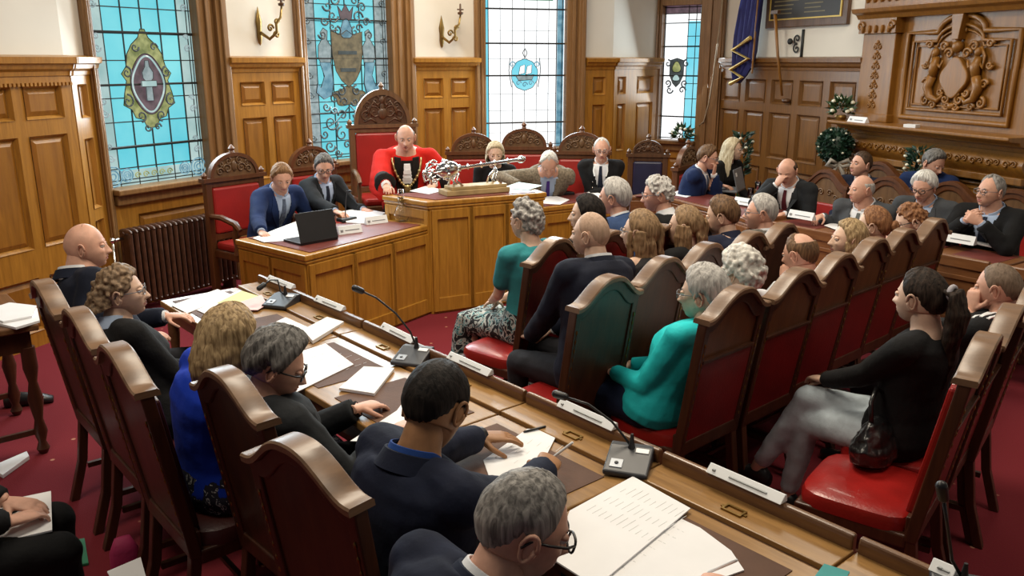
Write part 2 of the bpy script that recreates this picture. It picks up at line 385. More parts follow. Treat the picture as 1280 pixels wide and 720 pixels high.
def draw2(g,x0,x1,z0,z1):
    w=x1-x0; pane(g,x0,x1,z0,z1,G_AQUA)
    for a,b in ((0,.15),(.85,1)): pane(g,x0+a*w,x0+b*w,z0,z1,G_GREY,.082,'border_pane')
    xs=[x0+f*w for f in (.02,.05,.15,.33,.5,.67,.85,.95,.98)]
    zs=[z0+.02,z0+.05,z0+.2,z0+.40,z0+.62,z0+.80,z0+1.0,z0+1.25,z0+1.45,z0+1.62]
    leads(g,xs,zs,x0,x1,z0,z1,.0045); saddle(g,[1.55,2.12,2.52],x0,x1)
    cx=x0+.5*w
    sh=[(-.155,.27),(-.06,.24),(0,.28),(.06,.24),(.155,.27),(.15,.05),(.12,-.1),(.07,-.19),(0,-.25),(-.07,-.19),(-.12,-.1),(-.15,.05)]
    glasspoly(g,'shield',[(cx+a*1.3,2.10+b*1.12) for a,b in sh],G_GOLD,.066)
    glasspoly(g,'shield_bar',[(cx-.12,2.20),(cx+.12,2.20),(cx+.12,2.16),(cx-.12,2.16)],G_DARK,.060,edge=0)
    glasspoly(g,'shield_bar',[(cx-.10,2.02),(cx+.10,2.02),(cx+.10,1.98),(cx-.10,1.98)],G_DARK,.060,edge=0)
    glasspoly(g,'helmet',blobpoly(cx,2.42,.075,.10,3,.12),G_BLUE,.066)
    glasspoly(g,'crown',[(cx-.07,2.52),(cx+.07,2.52),(cx+.10,2.66),(cx+.05,2.60),(cx,2.68),(cx-.05,2.60),(cx-.10,2.66)],G_PURP,.066)
    for s in(-1,1):
        # supporter with a fish tail
        pl=[(.24,.30),(.29,.33),(.33,.28),(.31,.22),(.36,.15),(.37,.03),(.33,-.05),(.31,-.18),(.36,-.28),(.40,-.24),(.42,-.33),(.33,-.40),(.23,-.36),(.20,-.24),(.22,-.1),(.21,.03),(.20,.14),(.25,.21)]
        glasspoly(g,'supporter_figure',[(cx+s*a,2.10+b) for a,b in pl],G_GREY,.070)
        pl2=[(.22,-.02),(.36,-.02),(.31,-.16),(.36,-.28),(.40,-.24),(.42,-.33),(.33,-.40),(.23,-.36),(.20,-.24)]
        glasspoly(g,'fish_tail',[(cx+s*a,2.10+b) for a,b in pl2],G_BLUE,.062)
    it=[]
    for s in(-1,1):
        it+=[(cx+s*.10,1.78,.06,1.4,PI/2,s),(cx+s*.19,1.70,.07,1.3,0,-s),(cx+s*.07,1.66,.05,1.3,PI,s),(cx+s*.25,1.45,.09,1.4,0,s),(cx+s*.12,1.32,.08,1.3,PI/2,-s),(cx+s*.28,1.2,.07,1.4,0,s),
             (cx+s*.16,2.55,.07,1.3,0,s),(cx+s*.22,2.65,.06,1.2,PI,-s),(cx+s*.27,2.5,.05,1.3,0,s),(cx+s*.3,2.36,.05,1.3,PI,-s),(cx+s*.10,1.52,.06,1.3,PI,s),(cx+s*.06,1.2,.05,1.3,0,-s),(cx+s*.2,1.58,.045,1.3,PI,-s),(cx+s*.34,1.33,.05,1.3,PI,-s),(cx+s*.18,1.12,.05,1.3,0,s),(cx+s*.11,2.40,.05,1.2,PI/2,s),(cx+s*.17,2.44,.045,1.2,0,s),(cx+s*.13,2.72,.06,1.3,0,s),(cx+s*.30,1.62,.05,1.3,0,s)]
    scrolls(g,'mantling_scrolls',it,G_DARK,.012)
    glasspoly(g,'base_emblem',blobpoly(cx-.0,1.72,.20,.10,5,.14),G_GOLD,.074)
    it=[]
    for z in (1.3,1.75,1.95,2.3,2.5,2.7):
        for s in(-1,1): it.append((cx+s*.44*w,z,.04,1.5,0,s))
    scrolls(g,'border_scrolls',it,G_DARK,.008)
    ex=MB()
    for s in (-1,1): ex.tube([(cx+s*.33*w*t,.07,1.62-.22*sin(PI*min(t,1)*.5)) for t in [i/8 for i in range(9)]],.007,5)
    ex.build('swag',G_DARK,g)
def draw3(g,x0,x1,z0,z1):
    w=x1-x0; pane(g,x0,x1,z0,z1,G_WHITE)
    pane(g,x0,x0+.05*w,z0,z1,G_CYAN,.084,'border_pane'); pane(g,x1-.09*w,x1-.01*w,z0,z1,G_BLUE,.084,'border_pane')
    pane(g,x0+.15*w,x1-.15*w,2.80,2.90,G_GRN,.08,'green_pane')
    leads(g,[x0+.02*w,x0+.055*w,x1-.10*w,x1-.03*w],[z0+.03],x0,x1,z0,z1,.0045)
    leads(g,[x0+f*w for f in(.2,.35,.5,.65,.8)],[z0+.18,z0+.45,z0+.65,z0+1.07,z0+1.4],x0+.06*w,x1-.1*w,z0,z1,.0018)
    saddle(g,[1.35,1.92,2.30,2.7],x0,x1)
    cx=x0+.5*w; cz=1.93
    glasspoly(g,'roundel',blobpoly(cx,cz,.17,.185,10,.02),G_CYAN,.076)
    glasspoly(g,'ship_hull',[(cx-.12,cz-.01),(cx+.12,cz+.0),(cx+.09,cz-.06),(cx-.08,cz-.07)],G_GREY,.068)
    for a in (-.05,.04): glasspoly(g,'ship_sail',[(cx+a-.03,cz+.0),(cx+a+.045,cz+.02),(cx+a+.05,cz+.12),(cx+a-.01,cz+.10)],G_WHITE,.068)
    scrolls(g,'waves',[(cx-.08,cz-.1,.035,1.2,0,1),(cx,cz-.12,.035,1.2,0,1),(cx+.08,cz-.1,.035,1.2,0,1),(cx-.16,cz+.12,.04,1.2,0,1),(cx+.16,cz+.12,.04,1.2,PI,-1)],G_BLUE,.008)
    b=MB()
    for s in(-1,1):
        b.tube([(cx+s*.19,.07,cz+.2),(cx+s*.205,.07,cz+.05),(cx+s*.17,.07,cz-.15)],.006,5)
        b.tube([(cx,.07,cz+.2),(cx+s*.03,.07,cz+.26),(cx,.07,cz+.31)],.006,5)
    b.build('emblem_border',G_DARK,g)
def draw4(g,x0,x1,z0,z1):
    w=x1-x0; pane(g,x0,x1,z0,z1,G_WHITE)
    pane(g,x0+.62*w,x1-.08*w,z0,z1-.2,G_CYAN,.084,'cyan_pane'); pane(g,x1-.08*w,x1,z0,z1,G_GREY,.084,'border_pane')
    pane(g,x0,x1,z1-.1,z1,G_PURP,.086,'top_border_pane')
    leads(g,[x1-.06*w,x1-.18*w,x0+.62*w],[z0+.03,z0+.55,z0+.75,z0+1.08,z0+1.36,z0+1.57],x0+.6*w,x1,z0,z1,.0045)
    leads(g,[x0+.01,x1-.01],[z0+.02,z1-.1,z1-.02,z1-.22],x0,x1,z0,z1,.006)
    saddle(g,[1.36,1.90,2.28],x0,x1)
    cx=x0+.38*w; cz=1.93
    sh=[(-.1,.17),(0,.2),(.1,.17),(.1,-.02),(.05,-.13),(0,-.18),(-.05,-.13),(-.1,-.02)]
    glasspoly(g,'shield',[(cx+a,cz+b) for a,b in sh],G_DARK,.070)
    glasspoly(g,'shield_charge',blobpoly(cx,cz+.08,.06,.07,3,.1),G_OLIVE,.062)
    glasspoly(g,'shield_charge',blobpoly(cx,cz-.06,.05,.04,3,.1),G_PALE,.062)
    it=[]
    for s in(-1,1): it+=[(cx+s*.13,cz+.13,.05,1.2,PI/2,s),(cx+s*.12,cz-.13,.05,1.3,-PI/2,-s),(cx+s*.09,cz-.22,.05,1.2,0,s)]
    scrolls(g,'mantling_scrolls',it,G_DARK,.012)
def fx(pa,pb,px):
    # fraction along pa->pb seen at column px
    r=(px-640)/1085; d=pb-pa
    t=(r*pa.y-pa.x)/(d.x-r*d.y); return t
window(1,Pt['w1a'],Pt['w1b'],fx(Pt['w1a'],Pt['w1b'],120),fx(Pt['w1a'],Pt['w1b'],250),1.05,3.35,CAS,draw1)
wall_part('wall_pier',Pt['w1b'],Pt['w2a'],[(.12,.46),(.57,.90)],ROWS,.02)
window(2,Pt['w2a'],Pt['w2b'],fx(Pt['w2a'],Pt['w2b'],384),fx(Pt['w2a'],Pt['w2b'],490),1.05,3.35,CAS,draw2)
wall_part('wall_pier',Pt['w2b'],Pt['w3a'],[(.14,.45),(.58,.88)],ROWS,.02)
window(3,Pt['w3a'],Pt['w3b'],fx(Pt['w3a'],Pt['w3b'],607),fx(Pt['w3a'],Pt['w3b'],708),1.05,3.35,CAS,draw3)
wall_part('wall_pier',Pt['w3b'],Pt['m'],[(.28,.72)],ROWS,.0,ends=False)
wall_part('wall_pier',Pt['m'],Pt['n'],[(.08,.24),(.5,.86)],ROWS,.0,ends=False)
window(4,Pt['n'],Pt['w4b'],fx(Pt['n'],Pt['w4b'],826),fx(Pt['n'],Pt['w4b'],874),1.05,2.80,OAKD,draw4)
R0=[(.12,.84),(.96,1.50),(1.60,1.88)]
nn=5
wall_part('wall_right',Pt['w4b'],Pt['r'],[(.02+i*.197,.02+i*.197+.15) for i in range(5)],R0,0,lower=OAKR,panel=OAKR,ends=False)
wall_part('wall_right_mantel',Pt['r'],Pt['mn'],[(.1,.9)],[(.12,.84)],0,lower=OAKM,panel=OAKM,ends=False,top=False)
# plain walls that close the chamber beyond the frame
w=MB()
w.b2(-.15,0,0,9,0,WT); wo=w.build('wall_side_left',PLAS,loc=(-6.0,-2.0,0),kind='structure')
w=MB(); w.b2(0,.15,0,9,0,WT); wo=w.build('wall_side_right',PLAS,loc=(6.2,-2.0,0),kind='structure')
# ================= FURNITURE =================
def sm(t): t=max(0,min(1,t)); return t*t*(3-2*t)
def ogee(hw,zs,hump,n=22,flat=.12):
    pts=[]
    for i in range(n+1):
        x=-hw+2*hw*i/n; t=abs(x)/hw
        q=min(1,t/(1-flat*.6)); b=(.5+.5*cos(PI*q**1.25))
        pts.append((x,zs+hump*b))
    return pts
TILT=math.atan2(.12,.70)
def shear_back(v):  # back panel rake: y grows backward with height above the seat
    return Vector((v[0],v[1]-(v[2]-.45)*.17,v[2]))
def rake(mb):
    mb.v=[tuple(shear_back(v)) if v[2]>.42 else v for v in mb.v]; return mb
def make_row_chair(rear,front=LEAR,hw=.225,zs=1.045,hump=.105,wood_=MAHO,crest=CREST,studs=True):
    c=empty('council_chair')
    # seat frame + cushion
    m=MB(); m.b2(-.225,.225,-.20,.215,.37,.425); m.build('seat_frame',wood_,c,bevel=.008)
    m=MB(); rings=[]
    for z,s in ((.42,1.0),(.455,1.0),(.475,.965),(.487,.86),(.490,.6)):
        ring=[]
        for j in range(32):
            a=2*PI*j/32; x=cos(a);y=sin(a); k=(abs(x)**5+abs(y)**5)**(-1/5)
            ring.append(Vector((x*k*.228*s,y*k*.213*s+.005,z)))
        rings.append(ring)
    m.loft(rings); m.build('seat',front,c,smooth=True,auto=True)
    top=ogee(hw,zs,hump)
    outer=[(-hw,.40)]+top+[(hw,.40)]
    it=ogee(hw-.04,zs-.045,hump*.93); inner=[(-hw+.04,.47)]+it+[(hw-.04,.47)]
    m=MB(); m.ring(outer,inner,-.235,-.19); rake(m); m.build('back_frame',wood_,c,bevel=.006)
    # worn crest rail capping the frame
    m=MB(); r=[]
    for x,z in ogee(hw+.006,zs,hump,26): r.append([Vector((x,-.252,z-.004)),Vector((x,-.252,z+.014)),Vector((x,-.246,z+.020)),Vector((x,-.176,z+.020)),Vector((x,-.170,z+.014)),Vector((x,-.170,z-.004))])
    m.loft(r); rake(m); m.build('crest_rail',crest,c,auto=True)
    # panels
    zsplit=.86
    if rear=='split':
        up=[(-hw+.04,zsplit)]+it+[(hw-.04,zsplit)]
        m=MB(); m.prism(up,-.222,-.20); rake(m); m.build('upper_panel',MAHOP,c)
        m=MB(); m.prism([(-hw+.035,.46),(-hw+.035,zsplit),(hw-.035,zsplit),(hw-.035,.46)],-.232,-.20); rake(m); m.build('rear_leather',LEAD,c,bevel=.006)
        m=MB(); m.b2(-hw+.03,hw-.03,-.240,-.20,zsplit-.008,zsplit+.010); rake(m); m.build('dividing_rail',wood_,c,bevel=.003)
    elif rear=='wood':
        m=MB(); m.prism(inner,-.226,-.20); rake(m); m.build('rear_panel',MAHO,c)
    elif rear=='red':
        m=MB(); m.prism(inner,-.232,-.20); rake(m); m.build('rear_leather',LEAD,c)
    # front upholstery
    fi=[(x*.94,.49+(z-.47)*.97) for x,z in inner]
    m=MB(); m.prism(fi,-.205,-.165); rake(m); m.build('back_upholstery',front,c,bevel=.012)
    if studs:
        for sx in(-1,1):
            m=MB(); pts=[];rs=[]
            for i in range(11):
                z=.5+i*.044
                for dz,r_ in((-.012,.0012),(-.004,.0045),(.004,.0045),(.012,.0012)): pts.append((sx*(hw-.02),-.237,z+dz)); rs.append(r_)
            m.tube(pts,rs,6); rake(m); m.build('stud_row',BRASS,c)
    for sx in(-1,1):
        m=MB(); m.loft([[Vector((sx*.2+a*w,.185+b*w,z)) for a,b in((-1,-1),(1,-1),(1,1),(-1,1))] for z,w in((0,.014),(.03,.018),(.12,.015),(.36,.022),(.40,.022))]); m.build('leg',wood_,c,bevel=.004)
        m=MB(); m.loft([[Vector((sx*.2+a*.020,-.21-dy+b*.020,z)) for a,b in((-1,-1),(1,-1),(1,1),(-1,1))] for z,dy in((0,.09),(.2,.03),(.42,0),(.5,.0))]); m.build('leg',wood_,c,bevel=.004)
    m=MB()
    for sx in(-1,1): m.b2(sx*.2-.011,sx*.2+.011,-.22,.18,.15,.175)
    m.b2(-.2,.2,-.02,.0,.152,.172); m.build('stretcher',wood_,c)
    return c
PROTO={}
CH={}
def chair(style,loc,rot,label,group=None,seq=[0]):
    if style not in PROTO:
        if style=='split': o=make_row_chair('split')
        elif style=='wood': o=make_row_chair('wood')
        elif style=='red': o=make_row_chair('red')
        elif style=='desk': o=make_row_chair('wood',front=LEAK)
        PROTO[style]=o
    else:
        o=copy_tree(PROTO[style])
    o.location=loc; o.rotation_euler=(0,0,rot); tag(o,label,'chair',group); return o
def row_chair(style,px,py,label,z=1.15,group=None,rot=ROT_ROW,dr=0):
    p=at(px,py,Z=z); f=Vector((-sin(rot),cos(rot),0)); o=p+f*.345; o.z=0
    return chair(style,o,rot+dr,label,group)
G0='chairs of the front audience row'; G1='chairs of the second audience row'; G2='chairs of the third audience row'; G3='chairs of the row at the right edge'; GL='chairs along the front desk'
CP={}
CP['r0']=[row_chair('red',697,302,'red-backed chair under the person in the turquoise top',group=G0,rot=ROT_ROW+.14),
 row_chair('red',765,292,'red-backed chair under the person with straight black hair',group=G0,rot=ROT_ROW+.14),
 row_chair('red',833,285,'red-backed chair behind the grey-haired person in the blue jacket',group=G0,rot=ROT_ROW+.14),
 row_chair('red',872,278,'red-backed chair of the short-haired person at the far end of the front row',group=G0,rot=ROT_ROW+.14)]
CP['r1']=[row_chair('wood',765,350,'dark wooden chair under the bald person in the navy suit',group=G1,rot=ROT_ROW+.07),
 row_chair('wood',833,326,'dark wooden chair under the person with half-tied hair',group=G1,rot=ROT_ROW+.07),
 row_chair('wood',887,308,'dark wooden chair under the person with the long ponytail',group=G1,rot=ROT_ROW+.07),
 row_chair('wood',942,294,'dark wooden chair under the person in a dark blue shirt',group=G1,rot=ROT_ROW+.07),
 row_chair('wood',982,283,'dark wooden chair under the grey-haired person in a grey jacket, last of its row',group=G1,rot=ROT_ROW+.07)]
CP['r2']=[row_chair('split',927,364,'wood-and-red chair under the person in the bright turquoise jacket',group=G2,rot=ROT_ROW+.02),
 row_chair('split',1002,341,'wood-and-red chair under the person with curly white hair',group=G2,rot=ROT_ROW+.02),
 row_chair('split',1053,321,'wood-and-red chair under the balding person resting his chin on his hand',group=G2,rot=ROT_ROW+.02),
 row_chair('split',1096,302,'wood-and-red chair under the blonde person with shoulder-length hair',group=G2,rot=ROT_ROW+.02),
 row_chair('split',1133,290,'wood-and-red chair under the person with brown hair in a bun',group=G2,rot=ROT_ROW+.02),
 row_chair('split',1172,277,'wood-and-red chair at the far end, under the auburn-haired person',group=G2,rot=ROT_ROW+.02)]
CP['r3']=[row_chair('split',1240,425,rot=ROT_ROW+.2,label='empty red leather chair nearest the desk, handbag at its side',group=G3),
 row_chair('split',1270,388,rot=ROT_ROW+.2,label='red leather chair under the person in black with a ponytail',group=G3),
 row_chair('split',1298,364,rot=ROT_ROW+.2,label='red leather chair under the person in the striped black top',group=G3)]
CP['l']=[row_chair('desk',50,356,'dark chair under the bald person nearest the radiator',group=GL,rot=ROT_V),
 row_chair('desk',92,392,'dark chair under the person with curly hair',group=GL,rot=ROT_V),
 row_chair('desk',140,438,'dark chair under the blonde-streaked person in the royal blue top',group=GL,rot=ROT_V),
 row_chair('desk',276,470,'dark chair under the grey-haired person in black-rimmed glasses and dark suit',group=GL,rot=ROT_V+.06),
 row_chair('desk',364,560,'dark chair under the black-haired person in the navy suit',group=GL,rot=ROT_V+.16)]
# --- carved high-backed chairs of the platform ---
def make_carved_chair(leather=LEAO,w=.27,zb=1.0,arch=.20,carv=CARVL,frame=MAHOP,name='carved_armchair',arms=True,seat=.47,rich=False):
    c=empty(name); m=MB(); m.b2(-w,w,-.24,.24,seat-.12,seat-.05); m.build('seat_frame',frame,c,bevel=.01)
    m=MB(); m.b2(-w+.01,w-.01,-.22,.23,seat-.05,seat+.02); m.build('seat',leather,c,bevel=.025)
    m=MB()
    for sx in(-1,1): m.b2(sx*w-.03,sx*w+.03,-.29,-.23,0,zb+.02)
    m.b2(-w,w,-.285,-.235,zb-.05,zb); m.b2(-w,w,-.285,-.235,seat+.02,seat+.08)
    m.build('back_frame',frame,c,bevel=.008)
    m=MB(); m.b2(-w+.03,w-.03,-.275,-.22,seat+.08,zb-.05); m.build('back_upholstery',leather,c,bevel=.02)
    # crest: cornice + carved lunette
    m=MB(); m.b2(-w-.05,w+.05,-.30,-.215,zb,zb+.035)
    m.ring(arcp(0,zb+.035,w*.92,0,PI,20,arch)+[(-w*.92,zb+.03)],arcp(0,zb+.035,w*.80,0,PI,20,arch*.84)+[(-w*.80,zb+.032)],-.28,-.225)
    m.lathe([(.001,0),(.028,.01),(.02,.03),(.030,.05),(.012,.075),(.001,.085)],(0,-.255,zb+.02+arch),10)
    for sx in(-1,1): m.lathe([(.001,0),(.022,.005),(.026,.03),(.012,.05),(.001,.06)],(sx*(w+.02),-.255,zb+.03),10)
    m.build('crest_rail',frame,c,auto=True)
    m=MB(); m.prism(arcp(0,zb+.03,w*.82,0,PI,20,arch*.86),-.265,-.24); m.build('crest_panel',carv,c)
    m=MB(); k=arch/.2
    for sx in(-1,1):
        for (cx,cz,r,a0,d) in ((.07,.07,.045,0,1),(.145,.05,.036,PI,-1),(.055,.135,.032,PI/2,1),(.13,.11,.025,0,1)):
            m.tube(spiral((sx*cx*w/.27,zb+.03+cz*k),r*k,1.4,a0 if sx>0 else PI-a0,d*sx,y=-.236),[.010*(1-.4*i/21) for i in range(22)],6)
    m.ell((0,-.24,zb+.03+.09*k),(.028,.018,.05*k)); 
    if rich:
        for sx in(-1,1):
            m.tube([(sx*.03,-.236,zb+.2),(sx*.08,-.232,zb+.26),(sx*.12,-.236,zb+.2),(sx*.15,-.232,zb+.12)],.011,6)
            m.tube([(sx*.06,-.236,zb+.05),(sx*.12,-.232,zb+.09),(sx*.19,-.236,zb+.06)],.009,6)
        m.ell((0,-.235,zb+.14),(.05,.02,.06)); m.ell((0,-.235,zb+.27),(.03,.02,.04))
    m.build('crest_carving',carv,c,smooth=True)
    if arms:
        for sx in(-1,1):
            m=MB(); m.tube([(sx*w,-.25,seat+.24),(sx*(w+.02),-.05,seat+.25),(sx*(w+.03),.14,seat+.22),(sx*(w+.025),.20,seat+.17)],[.024,.026,.028,.020],8)
            m.lathe([(.028,seat-.05),(.018,seat+.02),(.028,seat+.1),(.016,seat+.17),(.022,seat+.21)],(sx*(w+.02),.12,0),10)
            m.build('arm_rest',frame,c,auto=True)
    for sx in(-1,1):
        m=MB(); m.lathe([(.02,0),(.026,.03),(.016,.07),(.030,.15),(.018,.25),(.032,seat-.12)],(sx*(w-.04),.19,0),10); m.build('leg',frame,c,auto=True)
    return c
def place_carved(c,px,py,Y,rot,label,group,zt):
    """py = row of the cornice under the arched crest"""
    p=at(px,py,Y=Y); f=Vector((-sin(rot),cos(rot),0)); o=p+f*.26; c.location=(o.x,o.y,p.z-zt); c.rotation_euler=(0,0,rot); tag(c,label,'chair',group)
    c.location.z=max(0,c.location.z); return c
GC='carved chairs along the window wall'
def facing(dx,dy): return math.atan2(-dx,dy)
fclerk=facing(.80,-.60)
k1=make_carved_chair(); place_carved(k1,292,224,7.35,fclerk,'carved armchair with red leather back under the person in the blue suit with ginger hair',GC,1.0)
k2=copy_tree(k1); place_carved(k2,388,212,8.35,facing(.75,-.66),'carved armchair behind the bespectacled person with the grey beard',GC,1.0)
throne=make_carved_chair(w=.31,zb=1.28,arch=.34,seat=.62,name='mayoral_throne',rich=True,frame=CARVL,carv=CARV); place_carved(throne,478,157,8.55,facing(.35,-.93),'tall carved throne with crimson leather under the person in scarlet robes',None,1.28)
k3=copy_tree(k1); place_carved(k3,592,193,9.4,facing(.12,-1),'carved red armchair left of the blonde person behind the silver mace',GC,1.0)
k4=copy_tree(k1); place_carved(k4,655,187,9.3,facing(.0,-1),'carved red armchair with a tall arch behind the person in the tan jacket',GC,1.0)
k5=copy_tree(k1); place_carved(k5,727,193,9.0,facing(-.1,-1),'carved red armchair left of the person in black uniform',GC,1.0)
k6=make_carved_chair(leather=LEAN,w=.19,arch=.15,arms=False,frame=CARV,carv=CARV,zb=.98,name='carved_side_chair'); place_carved(k6,810,196,9.35,facing(-.15,-1),'narrow carved chair with navy leather back standing empty',None,.98)
k7=copy_tree(k1); place_carved(k7,858,212,8.9,facing(.8,-.55),'carved red armchair under the young person with the laptop',GC,1.0)
# dais under the throne
d=MB(); d.prism([(-1.75,8.0),(-.6,7.6),(-.3,8.6),(-1.35,9.0)],0,.17,'z'); d.build('dais',CARPET,kind='structure')
throne.location.z=.17; 
# --- councillor chairs on the right ---
def make_high_chair():
    c=empty('councillor_chair')
    m=MB(); m.b2(-.24,.24,-.22,.22,.38,.44); m.build('seat_frame',MAHOP,c,bevel=.01)
    m=MB(); m.b2(-.23,.23,-.21,.22,.44,.50); m.build('seat',LEAO,c,bevel=.02)
    top=ogee(.25,.93,.13); outer=[(-.25,0)]+top+[(.25,0)]
    it=ogee(.205,.88,.12); inner=[(-.205,.5)]+it+[(.205,.5)]
    m=MB(); m.ring(outer[0:1]+outer[1:],[(-.205,.0)]+it+[(.205,.0)],-.27,-.22); m.build('back_frame',MAHOP,c,bevel=.008)
    m=MB(); r=[[Vector((x,-.285,z-.01)),Vector((x,-.285,z+.02)),Vector((x,-.205,z+.02)),Vector((x,-.205,z-.01))] for x,z in ogee(.265,.93,.13,26)]; m.loft(r); m.build('crest_rail',MAHOP,c)
    m=MB(); m.prism([(-.205,.76)]+it+[(.205,.76)],-.255,-.235); m.build('crest_panel',CARVL,c)
    m=MB()
    for sx in(-1,1):
        for cx,cz,rr in ((.05,.86,.035),(.12,.82,.03)): m.tube(spiral((sx*cx,cz),rr,1.3,0 if sx>0 else PI,sx,y=-.232),.008,6)
    m.build('crest_carving',CARVL,c,smooth=True)
    m=MB(); m.b2(-.205,.205,-.255,-.215,.5,.76); m.build('back_upholstery',LEAO,c,bevel=.015)
    for sx in(-1,1):
        m=MB(); m.lathe([(.018,0),(.022,.05),(.016,.2),(.026,.38)],(sx*.2,.19,0),10); m.build('leg',MAHOP,c,auto=True)
    return c
GR='high-backed chairs behind the councillors on the right'
hc0=make_high_chair(); first=[True]
def hchair(px,py,Y,label,rot):
    o=hc0 if first[0] else copy_tree(hc0); first[0]=False
    p=at(px,py,Y=Y); f=Vector((-sin(rot),cos(rot),0)); q=p+f*.24; o.location=(q.x,q.y,max(0,p.z-1.07)); o.rotation_euler=(0,0,rot); tag(o,label,'chair',GR)
rr=facing(-.9,-.5)
hchair(1035,213,7.95,'high-backed chair beside the person covering his face with his hand',rr)
hchair(1112,222,7.2,'high-backed chair under the bald person in profile with open collar',facing(-.85,-.6))
hchair(1100,203,8.0,'high-backed chair in the back row under the dark-haired person looking left',facing(-.8,-.6))
hchair(1190,228,7.2,'high-backed chair under the white-haired person wearing glasses',facing(-.8,-.62))
hchair(1270,238,6.75,'high-backed chair under the person with clasped hands at the right edge',facing(-.8,-.6))
hchair(1172,212,8.0,'high-backed chair in the back row behind the white-haired person',facing(-.8,-.6))
# --- front desk ---
DZ=.765
def make_desk_seg(name,u0,u1,label,nseat,group='front desk sections',origin=None,rot=None,wd=DESKW,edge=DESKE,leather=LEAB,front=None,depth=.47,lipwood=DESKE,seats=None):
    L=u1-u0
    o=empty(name,(W(u0,0) if origin is None else origin),ROT_U if rot is None else rot,label,'desk',group)
    m=MB(); m.b2(.004,L-.004,-depth,-.012,DZ-.04,DZ-.006)
    m.build('desktop',wd,o,bevel=.006)
    m=MB(); m.b2(.004,L-.004,0.0,.135,DZ-.03,DZ+.004); m.build('rear_shelf',wd,o,bevel=.004)
    m=MB(); m.loft([[Vector((x,y,z)) for y,z in ((.125,DZ-.03),(.125,DZ+.035),(.130,DZ+.050),(.148,DZ+.052),(.155,DZ+.04),(.155,DZ-.03))] for x in (.008,L-.008)]); m.build('upstand',lipwood,o,bevel=.006)
    m=MB(); m.b2(.01,L-.01,-.014,.001,DZ-.03,DZ-.012); m.build('groove_strip',CARV,o)
    m=MB(); m.b2(.01,L-.01,.11,.145,.30 if front else .08,DZ-.03); 
    for i in range(nseat): 
        a=L*i/nseat+.05; b=L*(i+1)/nseat-.05; m.ring([(a,.36),(b,.36),(b,DZ-.08),(a,DZ-.08)],[(a+.03,.39),(b-.03,.39),(b-.03,DZ-.11),(a+.03,DZ-.11)],.145,.155)
    m.build('modesty_panel',edge,o,bevel=.003)
    m=MB(); m.b2(.01,L-.01,-depth+.02,-.02,DZ-.11,DZ-.04); m.build('apron',edge,o,bevel=.004)
    s=L/nseat
    for i in range(nseat):
        a=i*s+.07; b=(i+1)*s-.07
        m=MB(); m.b2(a,b,-depth+.05,-.075,DZ-.008,DZ-.003); m.build('leather_inset',leather,o)
        m=MB(); cx=(a+b)/2; m.ring([(cx-.035,.035),(cx+.035,.035),(cx+.035,.075),(cx-.035,.075)],[(cx-.028,.042),(cx+.028,.042),(cx+.028,.068),(cx-.028,.068)],DZ+.003,DZ+.010,'z'); 
        m.b2(cx-.045,cx-.033,.05,.06,DZ+.003,DZ+.008); m.b2(cx+.033,cx+.045,.05,.06,DZ+.003,DZ+.008)
        m.build('brass_label_frame',BRASS,o)
    for x in (.04,L-.04):
        for y in (-depth+.05,.10):
            m=MB(); m.lathe([(.022,0),(.028,.04),(.018,.10),(.03,.22),(.02,.42),(.032,.56),(.03,DZ-.1)],(x,y,0),10); m.build('leg',edge,o,auto=True)
    return o
SEG=[-.19,1.065,2.325,3.025,3.725,4.6]
labs=['oak desk section furthest up the row, nearest the radiator, with coloured papers','oak desk section in front of the grey-haired person in dark suit','short oak desk section where the black-haired person writes','short oak desk section in the foreground under spread-out printed sheets','oak desk section cut by the bottom edge of the picture, right of the spread-out sheets']
DSK=[]
for i in range(5): DSK.append(make_desk_seg('council_desk',SEG[i],SEG[i+1],labs[i],[2,2,1,1,1][i]))
# --- right councillors' desks (lip on the chamber side) ---
def right_desk(p0,p1,label,n):
    p0=Vector((*p0,0));p1=Vector((*p1,0)); e=(p0-p1); L=e.length; a=math.atan2(e.y,e.x)  # local x from near to far so +y points into the chamber
    rot=a; yv=Vector((-sin(a),cos(a),0)); org=p1-yv*.15
    return make_desk_seg('councillor_desk',0,L,label,n,'councillor desks on the right',org,rot,wd=CNCW,edge=CNCW,leather=LEAM,front=True,lipwood=CNCW)
right_desk((2.03,6.99),(2.62,6.15),'brown desk in front of the person covering his face',2)
right_desk((2.63,6.13),(3.16,5.38),'brown desk in front of the bald person in profile and the white-haired person',2)
right_desk((3.17,5.36),(3.75,4.55),'brown desk under the open binder of the person at the right edge',2)
